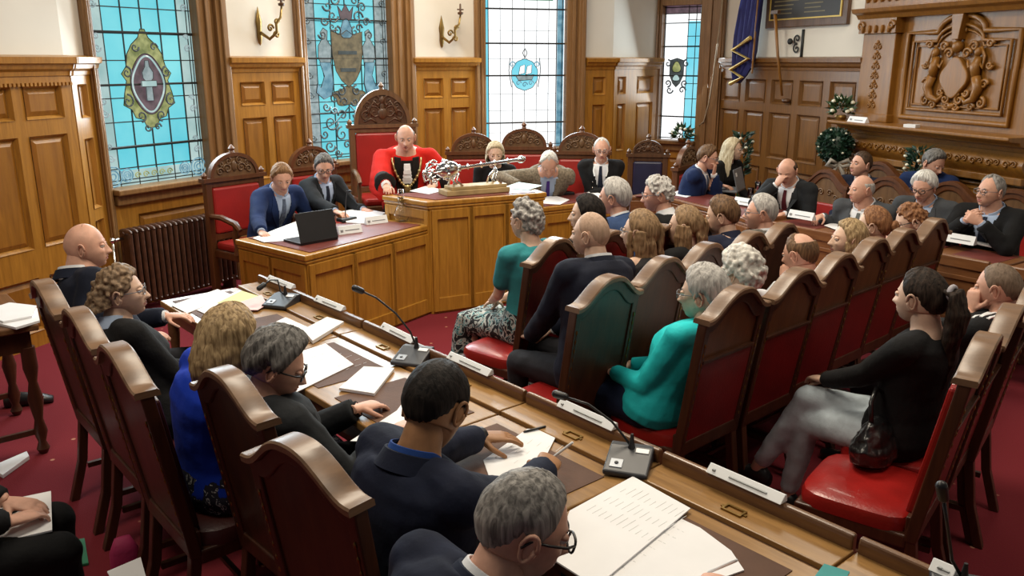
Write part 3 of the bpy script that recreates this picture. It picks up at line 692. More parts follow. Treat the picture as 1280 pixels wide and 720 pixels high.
# corner table with laptop
def slab_desk(name,poly,z,label,cat,wd=BENCH,top=LEAM,panels=(),over=.03,inset=.06,group=None,base=0):
    cx=sum(p[0] for p in poly)/len(poly); cy=sum(p[1] for p in poly)/len(poly)
    o=empty(name,(cx,cy,0),0,label,cat,group); P_=[(x-cx,y-cy) for x,y in poly]
    sc_=lambda k:[(x*(1+k/max(.01,math.hypot(x,y))),y*(1+k/max(.01,math.hypot(x,y)))) for x,y in P_]
    m=MB(); m.prism(sc_(0),base,z-.05,'z'); m.build('carcass',wd,o,bevel=.004)
    m=MB(); m.prism(sc_(over),z-.05,z-.005,'z'); m.prism(sc_(over-.012),z-.075,z-.05,'z'); m.build('top_edge',wd,o,bevel=.010)
    m=MB(); m.prism(sc_(-inset),z-.006,z+.001,'z'); m.build('leather_top',top,o)
    # panelled faces
    n=len(P_)
    for (ei,cols) in panels:
        a=Vector((*P_[ei],0)); b=Vector((*P_[(ei+1)%n],0)); e=(b-a); L=e.length; e.normalize(); nn=Vector((e.y,-e.x,0))
        if nn.dot((a+b)/2)<0: nn=-nn
        ps=[]
        for k in range(cols):
            A=.06+(L-.06)*k/cols; B=(L-.06)*(k+1)/cols
            mm=MB()
            def q(s,zz,t): v=a+e*s+nn*t; return Vector((v.x,v.y,zz))
            z0,z1=.14,z-.16
            # frame mouldings standing proud, recessed field between them
            for (s0,s1,za,zb) in ((A-.05,A,.02,z-.08),(B,B+.05,.02,z-.08),(A,B,.02,z0),(A,B,z1,z-.08)):
                vs=[q(s0,za,0),q(s1,za,0),q(s1,zb,0),q(s0,zb,0),q(s0,za,.018),q(s1,za,.018),q(s1,zb,.018),q(s0,zb,.018)]
                mm.add(vs,[(4,5,6,7),(0,1,5,4),(1,2,6,5),(2,3,7,6),(3,0,4,7)])
            mm.build('panel_frame',wd,o,bevel=.003)
    return o
slab_desk('clerk_desk',[(-1.45,5.76),(-.70,6.90),(-1.22,7.19),(-2.10,6.31)],.78,'golden oak clerks\' desk with laptop, papers and name plates','desk',panels=((0,3),(3,2)),inset=.07)
slab_desk('mayor_bench',[(-.68,6.87),(.28,7.36),(.05,7.82),(-1.10,7.22)],.98,'tall golden oak bench carrying the silver mace','bench',panels=((0,3),(3,1)),inset=.07)
slab_desk('officers_desk',[(.27,7.62),(1.10,8.15),(.85,8.60),(.02,8.06)],.80,'oak desk right of the mace bench with microphones and papers','desk',panels=((0,3),),inset=.06)
slab_desk('corner_table',[(1.18,8.30),(1.56,8.20),(1.88,7.49),(2.02,7.02),(2.55,7.35),(2.35,8.05),(1.75,8.85)],.80,'leather-topped corner table with a laptop and drinking glasses','table',wd=CNCW,panels=((1,1),(2,1)),inset=.05)
# --- side table on the left ---
st=empty('side_table',W(-.18,-1.10),ROT_U,'dark side table with turned legs at the left edge, stacked with papers','table')
m=MB(); m.b2(-.8,0,-.9,0,.715,.75); m.build('table_top',DESKE,st,bevel=.008)
m=MB(); m.ring([(-.76,-.86),(-.04,-.86),(-.04,-.04),(-.76,-.04)],[(-.73,-.83),(-.07,-.83),(-.07,-.07),(-.73,-.07)],.60,.715,'z'); m.build('apron',MAHO,st)
for x in(-.06,-.74):
    for y in(-.06,-.84):
        m=MB(); m.lathe([(.020,0),(.034,.03),(.02,.07),(.036,.13),(.022,.2),(.04,.32),(.022,.42),(.038,.50),(.036,.62)],(x,y,0),12); m.build('leg',MAHO,st,auto=True)
m=MB(); m.b2(-.74,-.06,-.46,-.44,.12,.15); m.b2(-.75,-.73,-.84,-.06,.12,.15); m.b2(-.07,-.05,-.84,-.06,.12,.15); m.build('stretcher',MAHO,st)
# --- radiator ---
p0=at(158,395,Z=0); p1=at(280,330,Z=0)
wa,wb=Pt['w1a'],Pt['w1b']; e=(wb-wa).normalized(); nrm=Vector((e.y,-e.x,0)); 
s0=.02; rl=1.12; org=wa+e*s0+nrm*.19
rad=empty('radiator',org,math.atan2(e.y,e.x),'brown cast-iron column radiator under the first window','radiator')
N=20
for i in range(N):
    x=.03+(rl-.06)*i/(N-1); m=MB()
    for y in(-.055,.055): m.tube([(x,y,.09),(x,y,.70)],.019,8)
    m.ell((x,0,.71),(.022,.085,.032),n=10,k=6); m.ell((x,0,.10),(.022,.085,.03),n=10,k=6)
    m.b2(x-.012,x+.012,-.05,.05,.12,.69)
    m.build('column_section',IRON,rad,smooth=True,auto=True)
m=MB(); m.tube([(.0,0,.70),(rl,0,.70)],.016,8); m.build('manifold',IRON,rad,auto=True)
m=MB(); m.tube([(0,0,.12),(rl,0,.12)],.016,8)
for x in(.06,rl-.06): m.b2(x-.02,x+.02,-.07,.07,0,.125)
m.build('manifold',IRON,rad,auto=True)
m=MB(); m.tube([(0,0,.66),(-.10,0,.66)],.014,8); m.ell((-.10,0,.66),(.03,.025,.025)); m.tube([(-.10,0,.64),(-.10,0,.05)],.012,8); m.build('valve',SILV,rad,smooth=True)
# ================= PEOPLE =================
DG=bpy.context.evaluated_depsgraph_get
def cloth(name,col,rough=.85,na=.15,bump=.12,bs=70,sheen=.015,scale=9,**k):
    return MATS.get(name) or mat(name,col,rough,noise_amt=na,bump=bump,bscale=bs,sheen=sheen,scale=scale,spec=.25,**k)
def skin(name,col):
    if name in MATS: return MATS[name]
    return mat(name,col,.5,noise_amt=.10,scale=22,bump=.05,bscale=160,spec=.35)
def hairmat(name,c1,c2,curly=False):
    if name in MATS: return MATS[name]
    m,n,b=nt(name); b.inputs['Roughness'].default_value=.6; b.inputs['Specular IOR Level'].default_value=(.3 if max(c2)>.06 else .12)
    tc=n.nodes.new('ShaderNodeTexCoord'); mp=n.nodes.new('ShaderNodeMapping'); mp.inputs['Scale'].default_value=(90,90,9) if not curly else (55,55,55)
    n.links.new(tc.outputs['Object'],mp.inputs[0]); ns=n.nodes.new('ShaderNodeTexNoise'); ns.inputs['Scale'].default_value=1; ns.inputs['Detail'].default_value=4; ns.inputs['Distortion'].default_value=.5
    n.links.new(mp.outputs[0],ns.inputs['Vector']); r=n.nodes.new('ShaderNodeValToRGB'); e=r.color_ramp.elements
    e[0].position=.34; e[1].position=.66; e[0].color=(*c1,1); e[1].color=(*c2,1)
    n.links.new(ns.outputs['Fac'],r.inputs[0]); n.links.new(r.outputs[0],b.inputs['Base Color'])
    bp=n.nodes.new('ShaderNodeBump'); bp.inputs['Strength'].default_value=.5; bp.inputs['Distance'].default_value=.006; n.links.new(ns.outputs['Fac'],bp.inputs['Height']); n.links.new(bp.outputs[0],b.inputs['Normal'])
    return m
SK=dict(pale=skin('skin_pale',(.66,.42,.32)),pink=skin('skin_pink',(.66,.37,.27)),tan=skin('skin_tan',(.40,.22,.12)),fair=skin('skin_fair',(.70,.47,.35)),brown=skin('skin_brown',(.36,.18,.085)))
EYEW=mat('eye_white',(.7,.68,.65),.3,noise_amt=.01); IRIS=mat('iris_dark',(.03,.02,.015),.3); LIP=mat('lip',(.45,.16,.13),.5); LENS=glassm('spectacle_lens')
HR=dict(grey=hairmat('hair_grey',(.10,.095,.09),(.36,.34,.32)),dgrey=hairmat('hair_dark_grey',(.045,.042,.04),(.22,.21,.20)),white=hairmat('hair_white',(.42,.40,.37),(.75,.73,.68),True),
 lgrey=hairmat('hair_light_grey',(.26,.25,.24),(.55,.53,.51)),cgrey=hairmat('hair_curly_grey',(.13,.125,.12),(.48,.46,.44),True),black=hairmat('hair_black',(.006,.005,.005),(.025,.02,.018)),
 dbrown=hairmat('hair_dark_brown',(.025,.014,.008),(.09,.05,.028)),brown=hairmat('hair_brown',(.06,.03,.014),(.19,.105,.05)),lbrown=hairmat('hair_light_brown',(.13,.075,.035),(.33,.21,.11)),
 blond=hairmat('hair_blond',(.16,.10,.045),(.48,.34,.18)),auburn=hairmat('hair_auburn',(.13,.05,.02),(.34,.16,.07)),cbrown=hairmat('hair_curly_brown',(.09,.055,.03),(.30,.20,.12),True),
 ginger=hairmat('hair_ginger',(.15,.075,.03),(.34,.19,.09)),stub=hairmat('hair_stubble',(.11,.075,.05),(.2,.14,.10)),lblond=hairmat('hair_pale_blond',(.34,.27,.16),(.62,.54,.38)),whites=hairmat('hair_white_straight',(.48,.47,.45),(.78,.77,.74)))
def remesh(mb,voxel,smooth=3,name='tmp'):
    me=bpy.data.meshes.new(name); me.from_pydata([tuple(v) for v in mb.v],[],mb.f)
    bm=bmesh.new(); bm.from_mesh(me); bmesh.ops.recalc_face_normals(bm,faces=bm.faces); bm.to_mesh(me); bm.free()
    o=bpy.data.objects.new(name,me); COL.objects.link(o)
    m=o.modifiers.new('r','REMESH'); m.mode='VOXEL'; m.voxel_size=voxel
    if smooth: s=o.modifiers.new('s','SMOOTH'); s.factor=.5; s.iterations=smooth
    dg=DG(); dg.update(); r=bpy.data.meshes.new_from_object(o.evaluated_get(dg))
    bpy.data.objects.remove(o); bpy.data.meshes.remove(me)
    V=np.empty(len(r.vertices)*3); r.vertices.foreach_get('co',V); V=V.reshape(-1,3)
    F=[tuple(p.vertices) for p in r.polygons]; bpy.data.meshes.remove(r)
    return V,F
def sphcap(mb,a,b,ra,rb,n=12):
    """capsule with rounded ends"""
    a=Vector(a);b=Vector(b); t=(b-a); L=t.length; t=t/L if L>1e-6 else Vector((0,0,1))
    pts=[];rs=[]
    for k in range(5): q=PI/2*(k/4); pts.append(a-t*ra*cos(q)); rs.append(max(ra*sin(q),1e-3))
    for k in range(5): q=PI/2*(1-k/4); pts.append(b+t*rb*cos(q)); rs.append(max(rb*sin(q),1e-3))
    mb.tube(pts,rs,n)
def gauss(a,s): return np.exp(-(a/s)**2)
NA,NE=84,60
_t=2*PI*np.arange(NA)/NA
_az=_t-.5*np.sin(_t)           # azimuth 0 = face, denser in front
_el=np.linspace(-PI/2+.02,PI/2-.02,NE)
AZ,EL=np.meshgrid(_az,_el)
DX=np.sin(AZ)*np.cos(EL); DY=np.cos(AZ)*np.cos(EL); DZ_=np.sin(EL)
AZS=np.where(AZ>PI,AZ-2*PI,AZ)
def head_shape(w=1,jaw=1,nose=1,chub=0,feat=True):
    x=DX*.0745*w; z=DZ_*.115; y=np.where(DY>0,DY*.088,DY*.104)
    t=np.clip(-z/.115,0,1); up=np.clip(z/.115,0,1)
    x=x*(1-.30*t**1.6/jaw+chub*.22*t)
    y=np.where(DY>0,y*(1+.55*t**1.6),y*(1-.30*t))
    y=y-.004*up*(DY>0)
    z=np.where((DY<.3)&(z<-.05),z+(.3-np.clip(DY,-.3,.3))*.05*t,z)
    x=x*(1+.05*gauss(z-.045,.04))
    if feat:
        f=np.clip(DY*3,0,1)
        ramp=np.clip((.020-z)/.052,0,1)*(1/(1+np.exp((-.040-z)/.0022)))
        y=y+f*nose*.027*gauss(x,.0095+.004*np.clip(-z/.03,0,1))*ramp
        for s in(-1,1):
            y=y+f*nose*.009*gauss(x-s*.0125,.006)*gauss(z+.031,.008)
            y=y-f*.013*gauss(x-s*.031,.015)*gauss(z-.006,.011)
            y=y+f*.005*gauss(x-s*.030,.018)*gauss(z-.026,.007)
            y=y+f*.006*gauss(x-s*.043,.016)*gauss(z+.022,.015)
        y=y+f*.0055*gauss(x,.019)*(gauss(z+.054,.0045)+gauss(z+.066,.005))-f*.003*gauss(x,.022)*gauss(z+.0600,.0025)
        y=y-f*.004*gauss(x,.016)*gauss(z+.077,.005)+f*.008*gauss(x,.017)*gauss(z+.096,.011)
    return np.stack([x,y,z],-1)
GF=[]
for i in range(NE-1):
    for j in range(NA):
        k=(j+1)%NA; GF.append((i*NA+j,i*NA+k,(i+1)*NA+k,(i+1)*NA+j))
GFA=np.array(GF)
def grid_faces(mask=None):
    F=[tuple(f) for f in (GFA if mask is None else GFA[mask.reshape(-1)[GFA].any(axis=1)])]
    if mask is None: F+= [tuple(range(NA))[::-1],tuple((NE-1)*NA+j for j in range(NA))]
    elif mask[-1].any(): F.append(tuple((NE-1)*NA+j for j in range(NA)))
    return F
def cyc_noise(a,b,seed,amp=1):
    r=np.random.RandomState(seed); o=0
    for k in range(6):
        fa=r.randint(3,22); fb=r.uniform(1,7); p=r.uniform(0,6.28); o=o+np.sin(fa*a+fb*b+p)
    return o/6*amp
class Acc:
    def __init__(s): s.v=[];s.f=[];s.m=[];s.n=0
    def add(s,V,F,mi=0,M=None):
        V=np.asarray(V,float).reshape(-1,3)
        if M is not None: A=np.array(M); V=V@A[:3,:3].T+A[:3,3]
        s.v.append(V); s.f+=[tuple(i+s.n for i in f) for f in F]; s.m+= (mi if isinstance(mi,list) else [mi]*len(F)); s.n+=len(V)
    def mesh(s,name,mats):
        me=bpy.data.meshes.new(name); me.from_pydata(np.concatenate(s.v).tolist(),[],s.f)
        for m in mats: me.materials.append(m)
        me.polygons.foreach_set('material_index',s.m); me.polygons.foreach_set('use_smooth',[True]*len(s.f)); me.update(); return me
def frame(pos,fwd,up):
    y=Vector(fwd).normalized(); z=Vector(up); z=(z-y*z.dot(y)).normalized(); x=y.cross(z)
    M=Matrix((x,y,z)).transposed().to_4x4(); M.translation=Vector(pos); return M
def hand_mb(side,curl=.35,spread=.06,thumb=.5,sc=1):
    """frame: y to the fingertips, z out of the back of the hand, thumb toward -x for the right hand"""
    mb=MB(); s=-1 if side=='r' else 1
    rings=[]
    for y,w,h in((-.035,.024,.019),(-.005,.027,.018),(.03,.037,.0165),(.06,.041,.0145),(.085,.040,.0125),(.094,.034,.009)):
        rings.append([Vector((w*cos(a)*sc,y*sc,h*sin(a)*sc)) for a in [2*PI*j/14 for j in range(14)]])
    mb.loft(rings)
    X=(.0295,.0100,-.0100,-.0285); Ln=(.072,.080,.074,.058); rad=(.0088,.0092,.0088,.0078)
    for q in range(4):
        p=Vector((s*X[q],.078,0)); ang=-.05; sp=spread*(X[q]/.02)
        for seg,(fr,add) in enumerate(((.46,.7),(.30,1.1),(.24,.7))):
            ang+=curl*add*(1+.10*q); d=Vector((s*sin(sp),cos(ang)*cos(sp),-sin(ang)))
            e=p+d*Ln[q]*fr; sphcap(mb,p*sc,e*sc,rad[q]*sc*(1-.06*seg),rad[q]*sc*(1-.06*(seg+1)),9); p=e
    p=Vector((s*.026,.012,-.004)); d=Vector((s*.75,.62,-.25-.3*thumb)).normalized(); e=p+d*.042; sphcap(mb,p*sc,e*sc,.0135*sc,.0105*sc,9)
    d2=Vector((s*(.55-.7*thumb),.85,-.35-.3*thumb)).normalized(); e2=e+d2*.030; sphcap(mb,e*sc,e2*sc,.0105*sc,.0095*sc,9); d3=Vector((s*(.35-.7*thumb),.9,-.4-.3*thumb)).normalized(); sphcap(mb,e2*sc,(e2+d3*.024)*sc,.0095*sc,.008*sc,9)
    return mb
_handcache={}
def hand_geo(side,curl,spread,thumb,vox):
    k=(side,round(curl,2),round(spread,2),round(thumb,2),vox)
    if k not in _handcache: _handcache[k]=remesh(hand_mb(side,curl,spread,thumb),vox,1)
    return _handcache[k]
def ear(mb,s,w=1):
    M=Matrix.Rotation(s*R(-22),3,'Z')@Matrix.Rotation(R(-8),3,'X')
    c=Vector((s*(.0735*w+.004),-.008,-.004))
    rim=[c+M@Vector((s*(.006+.004*sin(a)),.017*cos(a)*(.8 if sin(a)<0 else 1),.031*sin(a))) for a in [2*PI*i/18 for i in range(19)]]
    mb.tube(rim,[.0048 if i<14 else .006 for i in range(19)],7)
    mb.ell(c+M@Vector((s*.001,.002,0)),(.006,.014,.027),M,10,8); mb.ell(c+M@Vector((s*.006,.012,-.003)),(.005,.005,.008),M,8,6)
HLINE_AZ=[0,25,45,62,78,92,104,120,150,180]
def hairline(h):
    base=dict(full=[.072,.070,.060,.035,.000,-.012,.020,-.030,-.060,-.066],reced=[.090,.098,.098,.070,.015,-.005,.022,-.030,-.060,-.066],
      fringe=[.30,.30,.30,.085,.030,-.005,.028,-.028,-.055,-.062],long=[.074,.072,.060,.030,-.02,-.05,-.08,-.11,-.115,-.118])[h]
    return np.interp(np.degrees(np.abs(AZS)),HLINE_AZ,base)
def make_hair(parent,M,style,hm,w=1,seed=1,thick=None,L=None,near=False):
    P=head_shape(w,feat=False); N=np.stack([DX,DY,DZ_],-1)
    z=P[...,2]; acc=Acc(); name='hair'
    azd=np.degrees(np.abs(AZS))
    kind={'short':'full','side':'full','curly':'full','bigcurly':'full','reced':'reced','bald':'fringe','fringe':'fringe','crown':'full','bob':'long','long':'long','halfup':'full','pony':'full','bun':'full','stubble':'full','straight':'long'}[style]
    mask=z-hairline(kind)
    if style in('crown','fringe','bald'):
        top=np.sqrt((P[...,0]/.060)**2+((P[...,1]-(.0 if style!='crown' else -.045))/(.085 if style!='crown' else .045))**2)
        cut=(top-1)*.05
        if style=='crown': mask=np.minimum(mask,np.where(z>.07,cut,1))
        else: mask=np.minimum(mask,np.where(z>.02,np.maximum(cut-.0,.068-z),1))
    t=thick if thick is not None else dict(short=.013,side=.015,curly=.020,bigcurly=.030,reced=.012,bald=.004,fringe=.008,crown=.011,bob=.022,long=.020,halfup=.017,pony=.012,bun=.013,stubble=.003,straight=.018)[style]
    mask=mask+(.006*cyc_noise(AZ*2,EL*3,seed+9) if style not in('bob','long','straight') else 0); sm_=np.clip(mask/(.026 if style not in('bob','long','straight','curly','bigcurly') else .014),0,1); sm_=sm_*sm_*(3-2*sm_)
    nz=cyc_noise(AZ,EL*2,seed); fine=cyc_noise(AZ*5,EL*3,seed+5)
    tt=t*(1+.22*nz*(t>.006)+.10*fine*(t>.006))
    if style in('short','side','reced','crown'): tt=tt*((.45 if t<.0135 else .85)+(.9 if t<.0135 else .5)*np.clip((z+.02)/.1,0,1))
    H=P+N*(tt*sm_-.004*(1-sm_))[...,None]
    if style in('bob','long','straight'):
        Lf=L or dict(bob=.17,long=.34,straight=.36)[style]
        el=EL; tdn=np.clip(-el/(PI/2)/.8,0,1)
        eq=np.stack([np.sin(AZ)*(.0745*w+t),np.where(np.cos(AZ)>0,np.cos(AZ)*(.084),np.cos(AZ)*(.104+t))],-1)
        back=np.clip((azd-70)/60,0,1)
        Lz=Lf*(.72+.28*back)
        rad=1+(.14 if style=='bob' else .12)*np.sin(tdn*PI*.9)-(.10 if style=='bob' else -.12)*tdn+.05*nz+.03*fine
        low=el<0
        H[...,0]=np.where(low,eq[...,0]*rad,H[...,0]); H[...,1]=np.where(low,eq[...,1]*rad-(.03*tdn if style!='bob' else 0),H[...,1])
        H[...,2]=np.where(low,-Lz*tdn*(1+.04*fine),H[...,2])
        a0=62 if style=='bob' else 66
        mask=np.where(low,np.where((azd>a0+12*tdn)&(el>-PI/2*.86),1,-1),mask)
        # inner sheet for thickness
        keep=mask>0; F=grid_faces(keep); acc.add(H,F)
        Hi=H.copy(); Hi[...,0]*=.84; Hi[...,1]*=.84; acc.add(Hi,[f[::-1] for f in F])
    elif style in('curly','bigcurly'):
        mb=MB(); rs=np.random.RandomState(seed); keep=np.argwhere(mask>.004)
        core=MB(); F=grid_faces(mask>0); Hc=P+N*(t*.5*sm_-.012*(1-sm_))[...,None]
        for q in range(260 if style=='curly' else 330):
            i,j=keep[rs.randint(len(keep))]
            if rs.rand()>cos(EL[i,j])+.15: continue
            r=t*rs.uniform(.42,.72); c=P[i,j]+N[i,j]*(t*rs.uniform(.35,.85)*min(1,mask[i,j]/.012)); mb.ell(c,(r,r,r*1.1),n=8,k=6)
        if L:
            for q in range(190):
                d=Vector((rs.normal(),rs.normal(),rs.normal())).normalized(); c=Vector((d.x*.085,-.085+d.y*.060,-.055+d.z*.095)); r=rs.uniform(.010,.018)
                if c.y<.0: mb.ell(c,(r,r,r*1.15),n=8,k=6)
            mb.ell((0,-.085,-.055),(.078,.055,.088))
        full=P+N*(t*.35*sm_-.010*(1-sm_))[...,None]; mb.add(full.reshape(-1,3).tolist(),grid_faces())
        V,F=remesh(mb,.0055,1); d=np.linalg.norm(V/np.array([.0745*w,.096,.115]),axis=1)
        # keep only what is outside the face
        az=np.degrees(np.abs(np.arctan2(V[:,0],V[:,1]))); hl=np.interp(az,HLINE_AZ,[.072,.070,.060,.035,.000,-.012,.020,-.030,-.060,-.066])
        ok=V[:,2]>hl-.012; F=[f for f in F if all(ok[i] for i in f)]; acc.add(V,F)
    else:
        F=grid_faces(mask>-.006); acc.add(H,F)
    ex=MB(); rs=np.random.RandomState(seed+3)
    if style=='pony':
        Lp=L or .30
        for q in range(22 if near else 12):
            a=rs.uniform(0,6.28); rr=rs.uniform(.006,.036)
            pts=[(rr*.5*cos(a),-.105,.045),(rr*cos(a),-.150,.040+rr*.5*sin(a)),(rr*1.3*cos(a),-.165-rr*sin(a),-.04),(rr*1.4*cos(a+.4),-.150-rr*sin(a),-.13),(rr*1.1*cos(a+.8),-.135-rr*.8*sin(a),-.13-(Lp-.13)*.6),(rr*.6*cos(a+1),-.125-rr*.5*sin(a),-.05-Lp+rs.uniform(0,.04))]
            ex.tube(pts,[.012,.016,.018,.017,.013,.004],7)
    if style=='halfup':
        Lp=L or .30
        for q in range(26):
            a=R(rs.uniform(75,285)); r0=.088
            x0,y0=r0*sin(a)*w,.1*cos(a)
            pts=[(x0*.95,y0*.95,.02),(x0*1.05,y0*1.12,-.05),(x0*.95,y0*1.15-.01,-.13),(x0*.8+rs.uniform(-.01,.01),y0*1.05-.02,-.12-(Lp-.12)*.6),(x0*.7+rs.uniform(-.015,.015),y0-.02,-Lp+rs.uniform(-.02,.03))]
            ex.tube(pts,[.015,.019,.018,.014,.004],7)
        ex.tube([(0,-.108,.055),(.0,-.128,.03),(0,-.13,-.05),(.005,-.125,-.14)],[.010,.013,.010,.004],8)
    if style=='bun': 
        for q in range(9):
            a=2*PI*q/9; ex.ell((.018*cos(a),-.125,.005+.018*sin(a)),(.02,.02,.02),n=8,k=6)
        ex.ell((0,-.13,.005),(.026,.026,.026))
    if ex.v:
        V,F=remesh(ex,.0055,1); V=wrinkle(V,seed,.006,16); acc.add(V,F)
    me=acc.mesh(name,[hm]); me.transform(M); return link(name,me,parent)
def smooth_ring(c,rx,ry,right,fwd,n=24,p=2.3,fb=None):
    out=[]
    for j in range(n):
        a=2*PI*j/n; x=cos(a);y=sin(a); k=(abs(x)**p+abs(y)**p)**(-1/p); d=ry if y>0 or fb is None else fb
        out.append(c+right*(x*k*rx)+fwd*(y*k*d))
    return out
def wrinkle(V,seed,amp=.004,freq=9,joints=()):
    out=V.copy(); so=Vector((seed*3.7,seed*1.3,0))
    # displacement along the offset from local mean is approximated by a noise vector field
    for i in range(len(V)):
        p=Vector(V[i]); n1=noise.noise_vector(Vector((p.x*freq,p.y*freq,p.z*freq*1.7))+so); n2=noise.noise_vector(p*freq*2.6+so)
        a=amp
        for j,r in joints:
            d=(p-j).length
            if d<r: a+=amp*1.4*(1-d/r)
        out[i]=V[i]+np.array(n1)*a+np.array(n2)*a*.45
    return out
PEOPLE=[]
def person(label,head,face,lean=12,look=None,pitch=0,roll=0,seat=.47,skin_='pale',hair=None,hs={},top=None,legs=None,suit=False,shirt=None,tie=None,
           rh='lap',lh='lap',w=1.0,belly=0,fem=False,hw=1,jaw=1,nose=1,chub=0,glasses=None,sleeve='long',front=False,near=False,twist=0,hsc=1,seed=1,
           collar=None,legopt=None,shoe=None,skirt=None,ch=None,hy=-.02,neckline=False,hout=1,lapel=None,brow=None,robe=False,knee=.40,sway=0,group=None):
    """head=(px,py,z) or Vector; face = world heading of the body as (dx,dy); look = heading of the head"""
    if ch is not None:
        cl=ch.location.copy(); cr=ch.rotation_euler[2]; cf=Vector((-sin(cr),cos(cr),0))
        za,zb=.85,1.6
        for _ in range(40):
            zm=(za+zb)/2; pm=at(head[0],head[1],Z=zm); y_=(pm-cl).dot(cf)
            # raising z pulls the point toward the camera, i.e. backward for chairs facing away
            if y_>hy: za=zm
            else: zb=zm
        head=(head[0],head[1],zm)
    hw_pos=at(head[0],head[1],Z=head[2]) if not isinstance(head,Vector) else head
    rot=math.atan2(-face[0],face[1]); ln=R(lean)
    f=Vector((-sin(rot),cos(rot),0)); r=Vector((cos(rot),sin(rot),0))
    look=look or face; lk=math.atan2(-look[0],look[1])-rot; pt=R(pitch)
    HM=Matrix.Rotation(lk,4,'Z')@Matrix.Rotation(-pt,4,'X')@Matrix.Rotation(R(roll),4,'Y')@Matrix.Scale(hsc,4)
    neckoff=Vector((0,-.045,-.155))*hsc      # head centre to base of neck, upright
    nb_off=(HM.to_3x3()@Vector((0,-.022,-.070)))+Vector((0,-.028*hsc,-.062*hsc))
    nb_w=hw_pos+Matrix.Rotation(rot,3,'Z')@nb_off
    hipz=seat+.095; dz=nb_w.z-hipz
    org=nb_w-f*(dz*math.tan(ln))-r*sway; org.z=0
    if ch is not None:
        cc=cl+cf*.005; side=(nb_w-cc).dot(r); org=Vector((cc.x,cc.y,0))+r*max(-.26,min(.26,side*.95))-r*sway
    inv=lambda p:Matrix.Rotation(-rot,3,'Z')@(p-org)
    Hd=inv(hw_pos); Nb=inv(nb_w); Hc=Vector((0,0,hipz))
    HM=Matrix.Translation(Hd)@HM
    D=Nb-Hc; C1=Hc+Vector((0,-.05+D.y*.12,D.z*.5))
    bez=lambda s:(Hc*(1-s)**2+C1*2*s*(1-s)+Nb*s*s) if s<=1 else Nb+(Nb-C1).normalized()*(s-1)*D.length
    def tg(s): s=min(max(s,0),1); return ((C1-Hc)*(1-s)+(Nb-C1)*s).normalized()
    def rt(s):
        a=R(twist)*min(max(s,0),1); v=Vector((cos(a),sin(a),0)); t=tg(s); t=Vector((t.x*.35,t.y,t.z)).normalized(); return (v-t*v.dot(t)).normalized()
    k=D.length/.50; kw=w*(1 if not fem else .93)
    prof=[(-.22,.10,.08,.09),(-.10,.165,.11,.125),(.04,.175,.112,.13),(.22,.160,.112,.112),(.45,.152,.110,.105),(.65,.168,.122,.108),(.80,.180,.118,.110),(.91,.172,.092,.098),(.985,.110,.062,.074),(1.04,.062,.052,.060)]
    if fem: prof=[(-.22,.10,.08,.09),(-.10,.175,.11,.13),(.04,.18,.11,.135),(.25,.150,.10,.105),(.45,.138,.098,.10),(.64,.152,.135,.10),(.78,.160,.118,.104),(.91,.155,.085,.092),(.985,.098,.058,.07),(1.04,.055,.048,.056)]
    def torso(mb,inf,s0=-.3,s1=1.2,nk=1):
        rg=[]
        for s,a,b,c in prof:
            if s<s0 or s>s1: continue
            bb=b+belly*max(0,1-abs(s-.28)/.4); ff=tg(s).cross(rt(s))
            rg.append(smooth_ring(bez(s),a*kw+inf,bb*kw+inf,rt(s),ff,fb=c*kw+inf))
        mb.loft(rg)
    shw=.172*kw
    Sh={q:bez(.90)+rt(.9)*(shw*(1 if q=='r' else -1))+Vector((0,.012,0)) for q in 'rl'}
    L1=.285*(.94 if fem else 1)*hsc; L2=.255*(.94 if fem else 1)*hsc
    arms={}
    for q,spec in(('r',rh),('l',lh)):
        sg=1 if q=='r' else -1; spec=spec if isinstance(spec,dict) else dict(p=spec)
        p=spec['p']
        if p=='lap': T=Vector((sg*.075,.27+Hc.y,seat+.185))
        elif p=='knee': T=Vector((sg*.13,.33,seat+.20))
        elif p=='hang': T=Vector((sg*.28,.05,seat+.05))
        elif isinstance(p,Vector): T=p
        elif len(p)==3 and p[0]>5: T=inv(at(p[0],p[1],Z=p[2]))
        else: T=Hd+(HM.to_3x3()@Vector(p)) if spec.get('rel')=='head' else Vector(p)
        S=Sh[q]; d=T-S; Ld=d.length; mx=(L1+L2)*.985
        if Ld>mx: T=S+d*(mx/Ld); d=T-S; Ld=mx
        pole=Vector(spec.get('pole',(sg*.5,-.35,-1))); ax=d.normalized(); pp=(pole-ax*pole.dot(ax)).normalized()
        a=(L1*L1-L2*L2+Ld*Ld)/(2*Ld); h=math.sqrt(max(L1*L1-a*a,0)); E=S+ax*a+pp*h
        arms[q]=(S,E,T,spec)
    kn={};an={};hp={}
    lo=legopt or {}
    for q in 'rl':
        sg=1 if q=='r' else -1
        hp[q]=Vector((sg*.088*kw,0,seat+.085)); kn[q]=Vector(lo.get('k'+q,(sg*.115,knee,seat+.055))); an[q]=Vector(lo.get('a'+q,(sg*.115,knee+.0,.095)))
    ra=(.050,.041,.030) if not fem else (.044,.035,.026)
    ra=tuple(x*(.85+.15*w*1.15) for x in ra)
    def armprim(mb,q,inf,f0=1.0,low=None):
        S,E,T,_=arms[q]; r0,r1,r2=[x+inf for x in ra]
        sphcap(mb,bez(.93)+rt(.93)*(.09*(1 if q=='r' else -1)),S,(.048+inf),r0*1.1)
        if f0<=.5: sphcap(mb,S,S+(E-S)*(f0*2),r0*1.08,(r0+(r1-r0)*f0*2)+.004); return
        sphcap(mb,S,E,r0*1.08,r1); e=E+(T-E)*((f0-.5)*2); rr=r1+(r2-r1)*((f0-.5)*2)
        mb.tube([E-(e-E)*.02,E+(e-E)*.5,e],[r1,(r1+rr)/2*1.03,rr],12) if True else None
    sk=SK[skin_]
